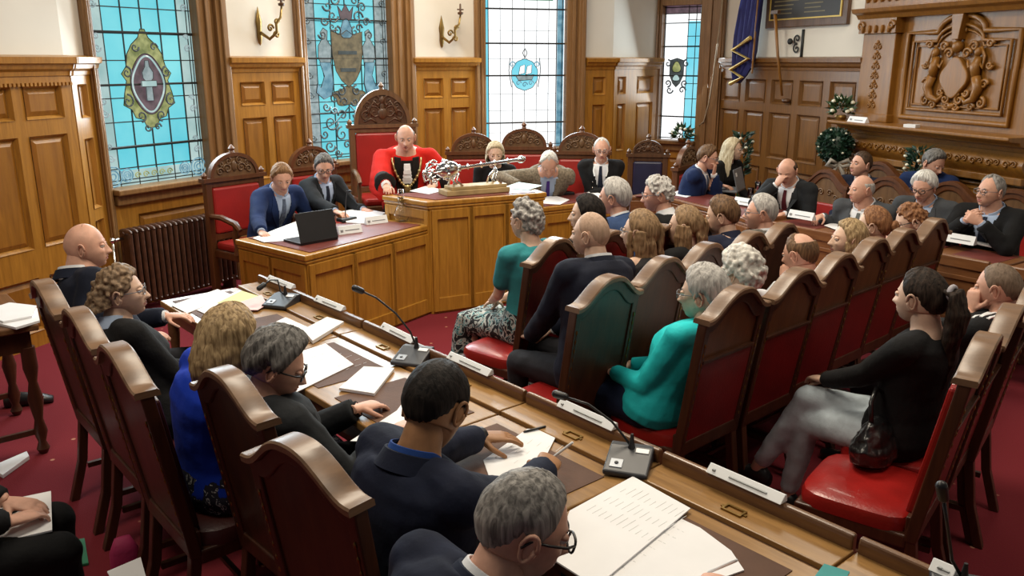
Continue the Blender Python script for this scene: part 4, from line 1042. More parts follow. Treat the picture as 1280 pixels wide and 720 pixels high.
    # ---- body ----
    acc=Acc(); mb=MB(); torso(mb,-.008)
    sphcap(mb,bez(.94),Hd+(HM.to_3x3()@Vector((0,-.022,-.045))),.060*kw*(1+chub*.25),.054*(1+chub*.3)*hw)
    for q in 'rl':
        armprim(mb,q,-.002,1.0)
        sphcap(mb,hp[q],kn[q],.078*kw,.052); sphcap(mb,kn[q],an[q],.050,.034); sphcap(mb,an[q]+Vector((0,-.02,-.03)),an[q]+Vector((0,.13,-.055)),.03,.026)
    V,F=remesh(mb,.012 if near else .015,2); acc.add(V,F)
    P=head_shape(hw,jaw,nose,chub); acc_F=grid_faces(); mi=[]
    Pf=P.reshape(-1,3)
    for fc in acc_F:
        c=Pf[list(fc)].mean(axis=0)
        mi.append(3 if c[1]>.06 and abs(c[0])<.024 and abs(c[2]+.060)<.0095*(1-(c[0]/.026)**2) else 0)
    acc.add(P,acc_F,mi,HM)
    mb=MB(); ear(mb,1,hw); ear(mb,-1,hw); acc.add(mb.v,mb.f,0,HM)
    for s in(-1,1):
        mb=MB(); mb.ell((s*.0305,.0755,.006),(.0125,.0125,.0105),n=14,k=10); acc.add(mb.v,mb.f,1,HM)
        mb=MB(); mb.ell((s*.0305,.0835,.004),(.0058,.0055,.0058),n=10,k=6); acc.add(mb.v,mb.f,2,HM)
        mb=MB(); mb.ell((s*.0305,.0755,.011),(.0140,.0135,.0085),n=14,k=8); acc.add(mb.v,mb.f,0,HM)  # upper lid
    for q in 'rl':
        S,E,T,spec=arms[q]; fd=(T-E).normalized(); d=Vector(spec['dir']) if 'dir' in spec else Vector((fd.x,fd.y,fd.z*.35)).normalized(); n=Vector(spec.get('n',(0,0,1)))
        V,F=hand_geo(q,spec.get('curl',.35),spec.get('spread',.05),spec.get('thumb',.5),.0042 if near else .0055)
        hsz=.96 if not fem else .88
        acc.add(V,F,0,frame(T,d,n)@Matrix.Scale(hsz*hsc,4)); arms[q]=(S,E,T,spec)
    me=acc.mesh('person',[sk,EYEW,IRIS,LIP]); body=link('person',me,None,org,rot); tag(body,label,'person',group)
    # ---- clothing ----
    def part(nm,mb_,m,vox=.011,smo=4,wr=.004,par=body,seedd=0,solid=False):
        V,F=remesh(mb_,vox,smo)
        if wr: V=wrinkle(V,seed+seedd,wr,joints=[(arms['r'][1],.12),(arms['l'][1],.12),(bez(.2),.16)])
        a=Acc(); a.add(V,F); me_=a.mesh(nm,[m]); return link(nm,me_,par),V,F
    legm=legs or cloth('trousers_charcoal',(.02,.02,.025))
    if skirt:
        mb=MB(); torso(mb,.012,s1=.25)
        for q in 'rl': sphcap(mb,hp[q],kn[q]+Vector((0,.03,-.02)),.098,.078)
        sphcap(mb,(hp['r']+hp['l'])/2+Vector((0,.05,0)),(kn['r']+kn['l'])/2+Vector((0,.03,-.02)),.10,.08)
        a_=(kn['r']+kn['l'])/2+Vector((0,.02,0)); 
        mb.loft([smooth_ring(a_+Vector((0,.0,.05)),.18,.07,Vector((1,0,0)),Vector((0,1,0))),smooth_ring(a_+Vector((0,.02,-.10)),.20,.10,Vector((1,0,0)),Vector((0,1,0))),smooth_ring(a_+Vector((0,.02,-.24)),.215,.11,Vector((1,0,0)),Vector((0,1,0)))])
        part('skirt',mb,skirt,.013,4,.007)
    else:
        mb=MB(); torso(mb,.008,s1=.25)
        for q in 'rl':
            sphcap(mb,hp[q],kn[q],.094*kw,.068); e=an[q]+(kn[q]-an[q])*.04; mb.tube([kn[q]+(kn[q]-e)*.05,kn[q]+(e-kn[q])*.5,e],[.062,.054,.044],12)
        part('trousers',mb,legm,.013,3,.005)
    for q in 'rl':
        mb=MB(); a_=an[q]; rg=[]
        dr=(an[q]-kn[q]); hd=Vector(lo.get('foot',(0,1,0))).normalized(); rr_=hd.cross(Vector((0,0,1)))
        for y,wd,h,zc in((-.065,.028,.035,.03),(-.03,.034,.05,.045),(.03,.036,.042,.038),(.09,.044,.032,.03),(.15,.040,.026,.026),(.185,.022,.018,.022)):
            c=a_+hd*y; base=a_.z-.085; c.z=base+zc*1.0; rg.append([c+rr_*(wd*cos(t))+Vector((0,0,h*sin(t) if sin(t)>0 else max(h*sin(t),-zc)))for t in [2*PI*j/14 for j in range(14)]])
        mb.loft(rg); mb.build('shoe',shoe or BLK,body,smooth=True)
    tm=top or cloth('suit_navy',(.012,.018,.045))
    mb=MB(); inf=.020 if suit else .011
    torso(mb,inf,s1=1.0 if not suit else .99,s0=-.3 if not skirt else 0)
    sl=dict(long=.965,short=.32,none=.02,elbow=.55)[sleeve]
    for q in 'rl':
        if sleeve!='none': armprim(mb,q,inf*.75+.004,sl)
    if robe:
        for q in 'rl':
            S,E,T,_=arms[q]; d=(T-E).normalized(); dn=Vector((0,0,-1)); sg=1 if q=='r' else -1
            sphcap(mb,S+Vector((0,0,-.01)),E+dn*.06,.085,.10); sphcap(mb,E+dn*.10,T-d*.09+dn*.05,.11,.075); sphcap(mb,S+dn*.12,E+dn*.16+Vector((-sg*.03,0,0)),.10,.09)
    TO,TV,TF=part('jacket' if suit else 'top',mb,tm,.0095 if near else .012,3,.0045 if suit else .0035)
    bvh=BVHTree.FromPolygons([Vector(v) for v in TV],[list(f_) for f_ in TF])
    wv=.080; V0=.34; sbvh=bvh; TB=bvh
    if suit and front:
        ss=np.linspace(.1,1.15,43); C_=np.array([list(bez(s)) for s in ss]); D_=((TV[:,None,:]-C_[None])**2).sum(-1); bi=D_.argmin(1); sv=ss[bi]
        R_=np.array([list(rt(s)) for s in ss])[bi]; F_=np.array([list(tg(s).cross(rt(s))) for s in ss])[bi]; dv=TV-C_[bi]; xr=(dv*R_).sum(1); yf=(dv*F_).sum(1)
        tt_=np.clip((sv-V0)/(1-V0),0,1.2); cut=(yf>0)&(yf<.17+belly)&(sv>V0)&(np.abs(xr)<wv*tt_**.8+.004)
        keepF=[f_ for f_ in TF if not all(cut[i] for i in f_)]
        a_=Acc(); a_.add(TV,keepF); old=TO.data; TO.data=a_.mesh('jacket',[tm]); bpy.data.meshes.remove(old)
        mb=MB(); torso(mb,.012,s0=.15,s1=1.0); SO,SV,SF=part('shirt',mb,shirt or PAPER,.012,2,.002)
        sbvh=BVHTree.FromPolygons([Vector(v) for v in SV],[list(f_) for f_ in SF])
    def drape(s,x,off,bv=None):
        bvh=bv or TB
        c=bez(s); ff=tg(s).cross(rt(s)); o_=c+rt(s)*x+ff*.45; h=bvh.ray_cast(o_,-ff)
        if h[0] is None: 
            h2=bvh.find_nearest(c+rt(s)*x+ff*.1); return h2[0]+ff*off
        return h[0]+ff*off
    def strip(nm,rows,m,off,th=.004,cols=5,bv=None):
        """rows: (s,x0,x1)"""
        mb_=MB(); top_=[];bot_=[]
        for s,x0,x1 in rows:
            a=[drape(s,x0+(x1-x0)*i/cols,off,bv) for i in range(cols+1)]; b=[drape(s,x0+(x1-x0)*i/cols,off-th,bv) for i in range(cols+1)]
            top_.append(a+b[::-1])
        mb_.loft(top_); return mb_.build(nm,m,body,smooth=False,auto=True)
    if suit and front:
        n_=9
        if tie: strip('tie',[(V0+.04+(.93-V0)*i/n_,-(.034-.020*i/n_),(.034-.020*i/n_)) for i in range(n_+1)],tie,.008,.007,3,sbvh)
        for sgn in(-1,1):
            rows=[]
            for i in range(n_+1):
                t=i/n_; x0=wv*t**.8; ww=.010+.050*min(1,t*1.6)*(1 if t<.78 else max(.25,1-(t-.78)*3.2))
                rows.append((V0+(1.0-V0)*t,sgn*x0,sgn*(x0+ww)))
            strip('lapel',rows,lapel or tm,.009,.006,3)
        for kk in range(2): 
            p_=drape(.36-.13*kk,.0,.004); mm_=MB(); mm_.ell(p_,(.008,.005,.008),n=8,k=5); mm_.build('button',BLK,body,smooth=True)
    if collar or suit:
        # band around the neck
        cm=collar or shirt or PAPER; mb_=MB(); outer=[]
        hx=(Hd-Nb); upn=(hx.normalized()*.5+tg(1)*.5).normalized(); rv=rt(1); rv=(rv-upn*rv.dot(upn)).normalized(); fv=upn.cross(rv); base=bez(.975)
        nr=.062*kw*(1+chub*.25)
        def band(z0,z1,r0,r1,m,nm,gap,thk=.005):
            mb2=MB(); ringsA=[]
            n2=26
            for j in range(n2+1):
                a=PI/2+gap+(2*PI-2*gap)*j/n2; dx,dy=cos(a),sin(a); drop=.030*max(0,dy)**1.5
                q_=[(r0,z0),(r1,z1),(r1+thk,z1-.001),(r0+thk*2.2,z0)]
                ringsA.append([base+rv*(dx*rr_)+fv*(dy*rr_*1.0-.006)+upn*(zz-drop) for rr_,zz in q_])
            mb2.loft(ringsA); mb2.build(nm,m,body,smooth=False,auto=True)
        band(-.01,.045,nr+.006,nr+.000,cm,'shirt_collar',.16)
        if suit: band(-.02,.030,nr+.020,nr+.010,lapel or tm,'jacket_collar',1.0,.007)
    if suit or sleeve=='long':
        for q in 'rl':
            S,E,T,_=arms[q]; d=(T-E).normalized()
            if suit: mb_=MB(); mb_.tube([T-d*.03,T-d*.004],[.0335,.0315],14); mb_.build('shirt_cuff',shirt or PAPER,body,smooth=True,auto=True)
    if hair: make_hair(body,HM,hair,HR[hs['c']] if isinstance(hs.get('c'),str) else hs['c'],hw,seed,hs.get('t'),hs.get('L'),near)
    if brow:
        for s in(-1,1):
            mb_=MB(); mb_.tube([(s*.016,.0885,.024),(s*.030,.0895,.0285),(s*.046,.0805,.024)],[.0028,.0034,.002],6); o_=mb_.mesh('eyebrow',HR[brow],True); o_.transform(HM); link('eyebrow',o_,body)
    if glasses:
        mb_=MB(); gy=.100; rr_=.0017 if glasses=='thin' else .0028
        for s in(-1,1):
            pts=[]
            for i in range(25):
                a=2*PI*i/24; x=cos(a);y=sin(a); kk=(abs(x)**3+abs(y)**3)**(-1/3); pts.append((s*.033+x*kk*.0255,gy-abs(s*.033+x*kk*.0255)*.10,.004+y*kk*.0165))
            mb_.tube(pts,rr_,6,caps=False)
            mb_.tube([(s*.058,gy-.006,.010),(s*.074*hw+s*.003,gy-.03,.011),(s*(.0775*hw+.003),.03,.010),(s*(.0785*hw+.003),-.008,.012),(s*(.078*hw+.003),-.026,-.006)],rr_*1.1,6)
        mb_.tube([(-.009,gy,.008),(0,gy+.002,.011),(.009,gy,.008)],rr_,6)
        mg=mb_.mesh('glasses',BLK if glasses!='thin' else GREY,True); mg.transform(HM); go=link('glasses',mg,body)
        for s in (-1,1):
            ml=MB(); ml.prism([(s*.033+.0235*cos(a),.004+.0155*sin(a)) for a in [2*PI*i/20 for i in range(20)]],gy-.0045,gy-.0035); mm=ml.mesh('lens',LENS); mm.transform(HM); link('lens',mm,go)
    info=dict(o=body,HM=HM,Hd=Hd,Nb=Nb,bez=bez,rt=rt,tg=tg,arms=arms,drape=drape,strip=strip,rot=rot,org=org,kn=kn,an=an,bvh=bvh)
    PEOPLE.append(info); return info
hY=lambda px,py,Y: at(px,py,Y=Y)
C_NAVY=cloth('suit_navy',(.007,.011,.030)); C_NAVY2=cloth('suit_dark_navy',(.006,.009,.022)); C_BLUE=cloth('suit_blue',(.008,.022,.085)); C_CHAR=cloth('suit_charcoal',(.014,.016,.019)); C_BLK=cloth('cloth_black',(.006,.006,.007),bump=.2)
C_GREYS=cloth('suit_grey',(.055,.060,.068)); C_TAN=cloth('jacket_tan_tweed',(.20,.165,.12),na=.3,scale=60); C_GTW=cloth('jacket_grey_tweed',(.14,.13,.115),na=.3,scale=60)
C_ROYAL=cloth('top_royal_blue',(.004,.035,.42),na=.08); C_TURQ=cloth('jacket_turquoise',(.02,.62,.66),na=.08,rough=.7); C_TEAL=cloth('top_teal',(.035,.26,.29),na=.1); C_MIDB=cloth('suit_mid_blue',(.03,.06,.15)); C_DSH=cloth('shirt_dark_blue',(.015,.02,.045))
C_SCAR=cloth('robe_scarlet',(.55,.012,.006),na=.1); C_FUR=cloth('robe_dark_fur',(.010,.007,.006),bump=.5,bs=120); C_SHW=cloth('shirt_white',(.72,.74,.78),na=.04); C_SHB=cloth('shirt_pale_blue',(.36,.45,.62),na=.05); C_SHR=cloth('shirt_cuff_blue',(.02,.07,.30))
C_PINKS=cloth('skin_tone_top',(.5,.3,.24)); T_BLUE=cloth('tie_blue_grey',(.10,.13,.20),na=.3,scale=40); T_DARK=cloth('tie_dark',(.015,.02,.04),na=.4,scale=60); T_RED=cloth('tie_maroon',(.09,.012,.02)); T_GREY=cloth('tie_grey',(.12,.13,.13))
JEAN=cloth('jeans_light',(.52,.60,.66),na=.15,scale=14); NAVT=cloth('trousers_navy',(.012,.022,.06))
def pattern(name,cols,scale,thr=.5):
    m,n,b=nt(name); b.inputs['Roughness'].default_value=.85
    tc=n.nodes.new('ShaderNodeTexCoord'); v=n.nodes.new('ShaderNodeTexNoise'); v.inputs['Scale'].default_value=scale; v.inputs['Detail'].default_value=1.5; v.inputs['Distortion'].default_value=1.8
    n.links.new(tc.outputs['Object'],v.inputs['Vector']); r=n.nodes.new('ShaderNodeValToRGB'); r.color_ramp.interpolation='CONSTANT'; e=r.color_ramp.elements
    while len(e)<len(cols): e.new(.5)
    for i,(p,c) in enumerate(cols): e[i].position=p; e[i].color=(*c,1)
    n.links.new(v.outputs['Fac'],r.inputs[0]); n.links.new(r.outputs[0],b.inputs['Base Color']); return m
SKIRT=pattern('skirt_swirl_print',[(0,(.01,.012,.015)),(.46,(.42,.44,.42)),(.56,(.12,.32,.34)),(.62,(.01,.012,.015))],17)
DOTS=pattern('dress_white_print',[(0,(.008,.008,.02)),(.60,(.5,.5,.5)),(.64,(.008,.008,.02))],34)
FU=(-.651,.759); FV=(.759,.651)
# ---- front desk row, seen from behind ----
p_bald=person('bald person in a dark navy suit seated furthest up the front desk, near the radiator',(108,308,1.22),FV,8,look=(1,.30),skin_='pink',hair=None,top=C_NAVY2,suit=True,shirt=C_SHW,chub=.9,hw=1.05,jaw=1.2,w=1.15,belly=.05,ch=CP['l'][0],hy=-0.03,seed=1,rh=(175,420,.80),lh=(210,395,.80))
p_curly=person('person with long curly light brown hair and black jacket at the front desk',(152,366,1.16),FV,6,look=(1,.35),pitch=-4,skin_='fair',hair='bigcurly',hs=dict(c='cbrown',t=.018,L=.1),top=C_BLK,fem=True,ch=CP['l'][1],hy=-0.06,w=1.25,seed=2,collar=C_SHB,rh='lap',lh='lap',glasses='thin')
p_blond=person('person with a blonde-streaked bob in a royal blue top at the front desk',(287,424,1.15),FV,14,look=(.62,.78),pitch=12,skin_='fair',hair='bob',hs=dict(c='blond',t=.024,L=.160),top=C_ROYAL,fem=True,skirt=DOTS,near=True,ch=CP['l'][2],hy=0.04,seed=3,w=1.32,sway=.09,rh=(330,475,.80),lh=(335,440,.80))
p_gs=person('person with wavy dark grey hair, black-rimmed glasses and charcoal suit at the front desk',(347,457,1.18),FV,22,look=(.985,.12),pitch=22,skin_='pink',hair='short',hs=dict(c='dgrey',t=.029),top=C_CHAR,suit=True,shirt=C_BLK,glasses='thick',near=True,ch=CP['l'][3],hy=-0.05,seed=4,w=1.08,
   rh=dict(p=(494,538,.80),dir=(-.3,1,-.05),curl=.4),lh=dict(p=(449,510,.80),dir=(-.15,1,-.1),curl=.45,pole=(-.5,-.3,-1)))
p_dk=person('person with short black hair and blue cuffs writing at the front desk',(543,510,1.18),FV,24,look=(.42,.91),pitch=34,skin_='brown',hair='short',hs=dict(c='black',t=.012),top=C_NAVY,suit=True,shirt=C_SHR,near=True,ch=CP['l'][4],hy=0.04,seed=5,w=1.12,hsc=1.06,
   rh=dict(p=(694,582,.82),dir=(-.6,.8,-.05),curl=.75,thumb=.8,n=(.3,.3,1)),lh=dict(p=(612,545,.80),dir=(.45,.85,-.06),curl=.25))
p_gb=person('person with short grey hair and dark glasses at the bottom edge, nearest the camera',(655,658,1.13),FV,20,look=(.97,.22),pitch=20,skin_='pink',hair='short',hs=dict(c='grey',t=.009),top=C_NAVY,suit=True,shirt=C_SHW,glasses='thick',near=True,seed=6,w=1.15,hsc=1.05,
   twist=14,rh=dict(p=(912,738,.80),dir=(-.45,.88,0),curl=.75,thumb=.8),lh='lap')
# ---- clerks ----
FC=(.80,-.60)
person('person with short ginger hair and blue suit reading at the clerks\' desk',hY(352,222,6.98),FC,20,look=(.45,-.89),pitch=26,skin_='pink',hair='side',hs=dict(c='ginger',t=.014),top=C_BLUE,suit=True,front=True,shirt=C_SHB,tie=T_BLUE,seed=7,brow='ginger',w=1.08,chub=.3,
   rh=dict(p=(327,291,.80),dir=(.3,1,-.1),curl=.5),lh=dict(p=(410,268,.81),dir=(.2,1,-.1),curl=.3))
person('person with grey hair, beard and glasses in a charcoal suit at the clerks\' desk',hY(405,209,7.55),FC,12,look=(.30,-.95),pitch=22,skin_='pink',hair='short',hs=dict(c='dgrey',t=.013),top=C_CHAR,suit=True,front=True,shirt=C_SHB,tie=T_DARK,seed=8,glasses='thick',brow='dgrey',
   rh=dict(p=(432,275,.80),dir=(0,1,-.1)),lh=dict(p=(455,262,.80),dir=(0,1,-.1)))
# ---- mayor ----
mayor=person('bald person in a scarlet robe with gold chain and lace jabot on the throne',hY(507,172,7.75),(.20,-.98),16,look=(.12,-.99),pitch=16,seat=.66,skin_='pink',hair='fringe',hs=dict(c='grey',t=.005),top=C_SCAR,suit=False,seed=9,w=1.28,chub=.6,hw=1.03,brow='grey',legs=C_FUR,belly=.03,robe=True,
   rh=dict(p=(484,238,1.01),dir=(.0,1,-.1),curl=.4,pole=(1,-.2,-.8)),lh=dict(p=(-.22,.34,1.0),dir=(.2,1,-.1),pole=(-1,-.2,-.6)))
# ---- platform guests ----
person('blonde person in black behind the silver mace, face half hidden',hY(619,192,8.45),(0.05,-1),6,look=(.08,-1),pitch=14,skin_='fair',hair='bob',hs=dict(c='lblond',t=.018,L=.13),top=C_BLK,fem=True,seed=10,brow='blond')
person('white-haired person in a tan tweed jacket and purple tie leaning low over the desk',hY(686,204,8.05),(0.05,-1),38,look=(.0,-1),pitch=48,skin_='pink',hair='reced',hs=dict(c='whites',t=.012),top=C_TAN,suit=True,front=True,shirt=C_SHB,tie=cloth('tie_purple',(.06,.03,.20)),seed=11,w=1.15,seat=.47,
   rh=dict(p=(650,232,.95),dir=(.3,1,-.1),pole=(1,-.1,.1)),lh=dict(p=(702,228,.86),dir=(-.2,1,-.1),pole=(-1,-.1,-.2)))
uni=person('white-haired person in a buttoned black uniform, sitting right of the tan jacket',hY(752,187,8.6),(-.15,-1),4,look=(-.05,-1),pitch=10,skin_='pink',hair='reced',hs=dict(c='whites',t=.007),top=C_BLK,suit=True,front=True,shirt=C_SHW,tie=T_DARK,seed=12,glasses='thin',brow='lgrey',
   rh=dict(p=(-.12,.24,.80),dir=(-1,.2,0)),lh=dict(p=(.12,.27,.78),dir=(1,.2,0)))
# ---- right side officers and councillors ----
person('young person in a blue suit with hand at chin, working at the grey laptop',hY(885,197,8.35),(.85,-.5),10,look=(.92,-.40),pitch=12,skin_='pink',hair='side',hs=dict(c='brown',t=.014),top=C_BLUE,suit=True,front=True,shirt=C_SHW,tie=T_BLUE,seed=13,glasses='thin',brow='brown',
   rh=dict(p=(905,233,.84),dir=(0,1,-.1)),lh=dict(p=(.015,.10,-.135),rel='head',dir=(.1,.15,1),n=(0,1,0),curl=.6,pole=(-.2,.2,-1)))
person('person with long blonde hair and glasses in black, sitting behind the laptop',hY(916,187,9.0),(.6,-.8),2,look=(.90,-.43),skin_='fair',hair='long',hs=dict(c='lblond',t=.018,L=.36),top=C_BLK,fem=True,seed=14,glasses='thin',brow='blond',collar=C_SHW)
person('balding person in a dark suit and maroon tie covering the face with one hand',hY(984,214,7.45),(-.72,-.69),12,look=(-.62,-.78),pitch=26,skin_='pink',hair='fringe',hs=dict(c='dbrown',t=.010),top=C_CHAR,suit=True,front=True,shirt=C_SHW,tie=T_RED,seed=15,chub=.3,brow='dbrown',w=1.08,
   rh=dict(p=(.05,.13,-.06),rel='head',dir=(-.5,-.1,.85),n=(.3,.9,.2),curl=.45,pole=(.6,.5,-.8)),lh=dict(p=(-.10,.36,.80),dir=(.3,1,-.1)))
person('dark-haired person in the back row of councillors looking up to the left',hY(1076,206,7.75),(-.8,-.6),2,look=(-.95,-.30),pitch=-8,skin_='pink',hair='short',hs=dict(c='dbrown',t=.010),top=C_NAVY,suit=True,shirt=C_SHW,seed=16,brow='dbrown')
person('bald person in grey jacket seen in profile behind the right desks, pen in hand',hY(1077,237,6.75),(-.76,-.65),10,look=(-.99,-.12),pitch=0,skin_='pink',hair='bald',hs=dict(c='lgrey',t=.004),top=C_GREYS,suit=True,front=True,shirt=C_SHW,tie=T_GREY,seed=17,chub=.6,w=1.12,jaw=1.1,
   rh=dict(p=(1026,270,.83),dir=(0,1,-.1),curl=.6),lh=dict(p=(-.05,.34,.80),dir=(.5,.8,-.1)))
person('grey-haired person in a royal blue jacket in the back row, head bowed',hY(1167,204,7.35),(-.7,-.7),16,look=(.35,-.93),pitch=25,skin_='pink',hair='short',hs=dict(c='dgrey',t=.014),top=C_BLUE,suit=True,shirt=C_SHB,seed=18,w=1.05)
person('white-haired person in glasses, grey suit and striped tie among the councillors',hY(1155,234,6.55),(-.78,-.62),10,look=(-.80,-.60),pitch=16,skin_='pink',hair='side',hs=dict(c='whites',t=.020),top=C_GREYS,suit=True,front=True,shirt=C_SHB,tie=T_DARK,seed=19,glasses='thick',w=1.12,
   rh=dict(p=(.14,.34,.80),dir=(-.3,1,-.1)),lh=dict(p=(-.14,.34,.80),dir=(.3,1,-.1)))
person('grey-haired person in glasses and black suit with clasped hands at the right edge',hY(1238,240,6.1),(-.80,-.60),6,look=(-.97,-.25),pitch=-2,skin_='pink',hair='reced',hs=dict(c='grey',t=.012),top=C_BLK,suit=True,front=True,shirt=C_SHB,tie=T_DARK,seed=20,glasses='thin',brow='grey',w=1.15,chub=.4,
   rh=dict(p=(.055,.31,.98),dir=(-.75,.3,.5),n=(.2,.9,.3),curl=.7,pole=(.7,.1,-1)),lh=dict(p=(-.055,.33,.98),dir=(.75,.3,.4),n=(-.2,.9,.3),curl=.7,pole=(-.7,.1,-1)))
# ---- audience, first row ----
GA='seated audience'
person('person with curly grey hair, turquoise short-sleeved top and swirl-print skirt',(657,276,1.20),FU,10,look=(-.74,.67),skin_='fair',hair='curly',hs=dict(c='cgrey',t=.022),top=C_TEAL,sleeve='short',fem=True,skirt=SKIRT,ch=CP['r0'][0],hy=0.02,seed=21,w=1.08,near=True,
   rh=dict(p=(.05,.30,.66),dir=(-.6,.7,-.2)),lh=dict(p=(-.05,.28,.67),dir=(.7,.6,-.2)),legopt=dict(kr=(.10,.44,.51),kl=(-.10,.44,.52),ar=(.06,.50,.095),al=(-.08,.40,.095)))
person('person with long straight black hair and black top in the front audience row',(733,268,1.20),FU,4,look=(-.99,.1),skin_='fair',hair='straight',hs=dict(c='black',t=.016,L=.30),top=C_BLK,fem=True,ch=CP['r0'][1],hy=0.0,seed=22)
person('person with short grey hair in a mid-blue jacket in the front audience row',(767,247,1.20),FU,4,look=(-.9,.42),skin_='pink',hair='short',hs=dict(c='lgrey',t=.016),top=C_MIDB,suit=True,shirt=C_SHW,ch=CP['r0'][2],hy=0.19,seed=23)
person('person with short curly greying hair at the far end of the front audience row',(822,243,1.20),FU,4,look=(-.99,.12),pitch=8,skin_='pink',hair='curly',hs=dict(c='lgrey',t=.016),top=C_BLK,ch=CP['r0'][3],hy=0.1,seed=24,glasses='thin',fem=True,collar=C_SHW)
# second row
person('bald person in a dark navy suit and white collar in the second audience row',(738,293,1.27),FU,16,look=(-.86,.50),skin_='fair',hair='stubble',hs=dict(c=hairmat('hair_shaved',(.40,.27,.19),(.50,.34,.25)),t=.001),top=C_NAVY2,suit=True,shirt=C_SHW,ch=CP['r1'][0],hy=0.09,seed=25,near=True,w=1.1,
   rh=dict(p=(.07,.42,.62),dir=(-.4,1,-.3)),lh=dict(p=(-.06,.42,.62),dir=(.4,1,-.3)),legopt=dict(kr=(.06,.46,.56),kl=(-.12,.42,.52),ar=(-.06,.66,.20),al=(-.12,.44,.095)))
person('person with half-tied brown hair and sleeveless top in the second audience row',(800,290,1.20),FU,4,look=(-.88,.47),skin_='fair',hair='halfup',hs=dict(c='lbrown',L=.30,t=.016),top=cloth('top_dark_lace',(.02,.018,.02)),sleeve='none',fem=True,ch=CP['r1'][1],hy=0.06,seed=26,glasses='thin')
person('person with a long light brown ponytail in the second audience row',(856,283,1.21),FU,4,look=(-.92,.38),skin_='fair',hair='halfup',hs=dict(c='lbrown',L=.32,t=.015),top=C_BLK,sleeve='short',fem=True,ch=CP['r1'][2],hy=0.03,seed=27)
person('person with short brown hair and dark blue shirt in the second audience row',(902,270,1.23),FU,6,look=(-.90,.42),pitch=10,skin_='fair',hair='short',hs=dict(c='brown',t=.015),top=C_DSH,ch=CP['r1'][3],hy=0.06,seed=28,collar=C_DSH)
person('person with short grey hair and grey tweed jacket in the second audience row',(951,266,1.21),FU,4,look=(-.97,.25),skin_='pink',hair='short',hs=dict(c='lgrey',t=.011),top=C_GTW,suit=True,shirt=C_SHW,ch=CP['r1'][4],hy=0.0,seed=29,glasses='thin')
# third row
person('person with short grey hair in a bright turquoise jacket, third audience row',(879,368,1.14),FU,6,look=(-.84,.54),pitch=4,skin_='fair',hair='short',hs=dict(c='lgrey',t=.018),top=C_TURQ,fem=True,w=1.3,sway=.12,hsc=1.08,ch=CP['r2'][0],hy=-0.11,seed=30,near=True,glasses='thin',collar=C_TURQ,legs=NAVT,
   rh=dict(p=(.06,.27,.64),dir=(-.7,.7,-.1)),lh=dict(p=(-.10,.22,.66),dir=(.8,.4,-.2)))
person('person with fluffy white curly hair beside the bright turquoise jacket',(925,340,1.13),FU,6,look=(-.62,.78),skin_='fair',hair='bigcurly',hs=dict(c='white',t=.026),top=C_SHW,fem=True,ch=CP['r2'][1],hy=-0.04,seed=31,near=True)
person('balding person resting chin on hand in the third audience row',(1000,318,1.11),FU,16,look=(-.66,.75),pitch=12,skin_='pink',hair='crown',hs=dict(c='brown',t=.007),top=C_SHW,ch=CP['r2'][2],hy=0.0,seed=32,hw=1.03,
   lh=dict(p=(-.06,.08,-.14),rel='head',dir=(.3,.2,1),n=(-.8,.3,.1),curl=.7,pole=(-.6,.3,-1)))
person('person with blonde shoulder-length hair and dark jacket, third audience row',(1060,300,1.18),FU,4,look=(-.99,.05),pitch=-4,skin_='fair',hair='bob',hs=dict(c='blond',t=.018,L=.17),top=C_BLK,fem=True,ch=CP['r2'][3],hy=-0.05,seed=33)
person('person with chestnut hair in a low bun in the third audience row',(1091,282,1.16),FU,4,look=(-.84,.54),skin_='fair',hair='bun',hs=dict(c='auburn',t=.015),top=C_BLK,fem=True,ch=CP['r2'][4],hy=0.0,seed=34,collar=C_SHW)
person('person with short auburn hair and glasses at the far end of the third audience row',(1138,277,1.13),FU,6,look=(-.97,.2),pitch=18,skin_='fair',hair='curly',hs=dict(c='auburn',t=.015),top=C_BLK,ch=CP['r2'][5],hy=-0.05,seed=35,glasses='thick',fem=True)
# right edge row
pony=person('person with a dark ponytail, black coat and pale jeans, legs crossed',(1150,372,1.17),FU,12,look=(-.58,.81),pitch=2,skin_='fair',hair='pony',hs=dict(c=hairmat('hair_brown_black',(.010,.007,.006),(.05,.034,.026)),t=.014,L=.32),top=C_BLK,fem=True,w=1.15,ch=CP['r3'][1],hy=-0.01,seed=36,near=True,legs=JEAN,
   rh=dict(p=(.03,.34,.66),dir=(-.4,1,-.2)),lh=dict(p=(-.03,.36,.68),dir=(.5,.9,-.2)),legopt=dict(kr=(-.06,.38,.60),kl=(-.07,.36,.50),ar=(-.14,.56,.22),al=(-.06,.44,.10)))
strip_=person('person with cropped hair and three white stripes on a black top',(1247,360,1.17),FU,10,look=(-.72,.69),pitch=6,skin_='pink',hair='stubble',hs=dict(c='stub',t=.004),top=C_BLK,w=1.12,ch=CP['r3'][2],hy=-0.16,seed=37,near=True,
   lh=dict(p=(-.06,.09,-.10),rel='head',dir=(.2,.1,1),n=(-.8,.4,.1),curl=.65,pole=(-.7,.3,-1)))
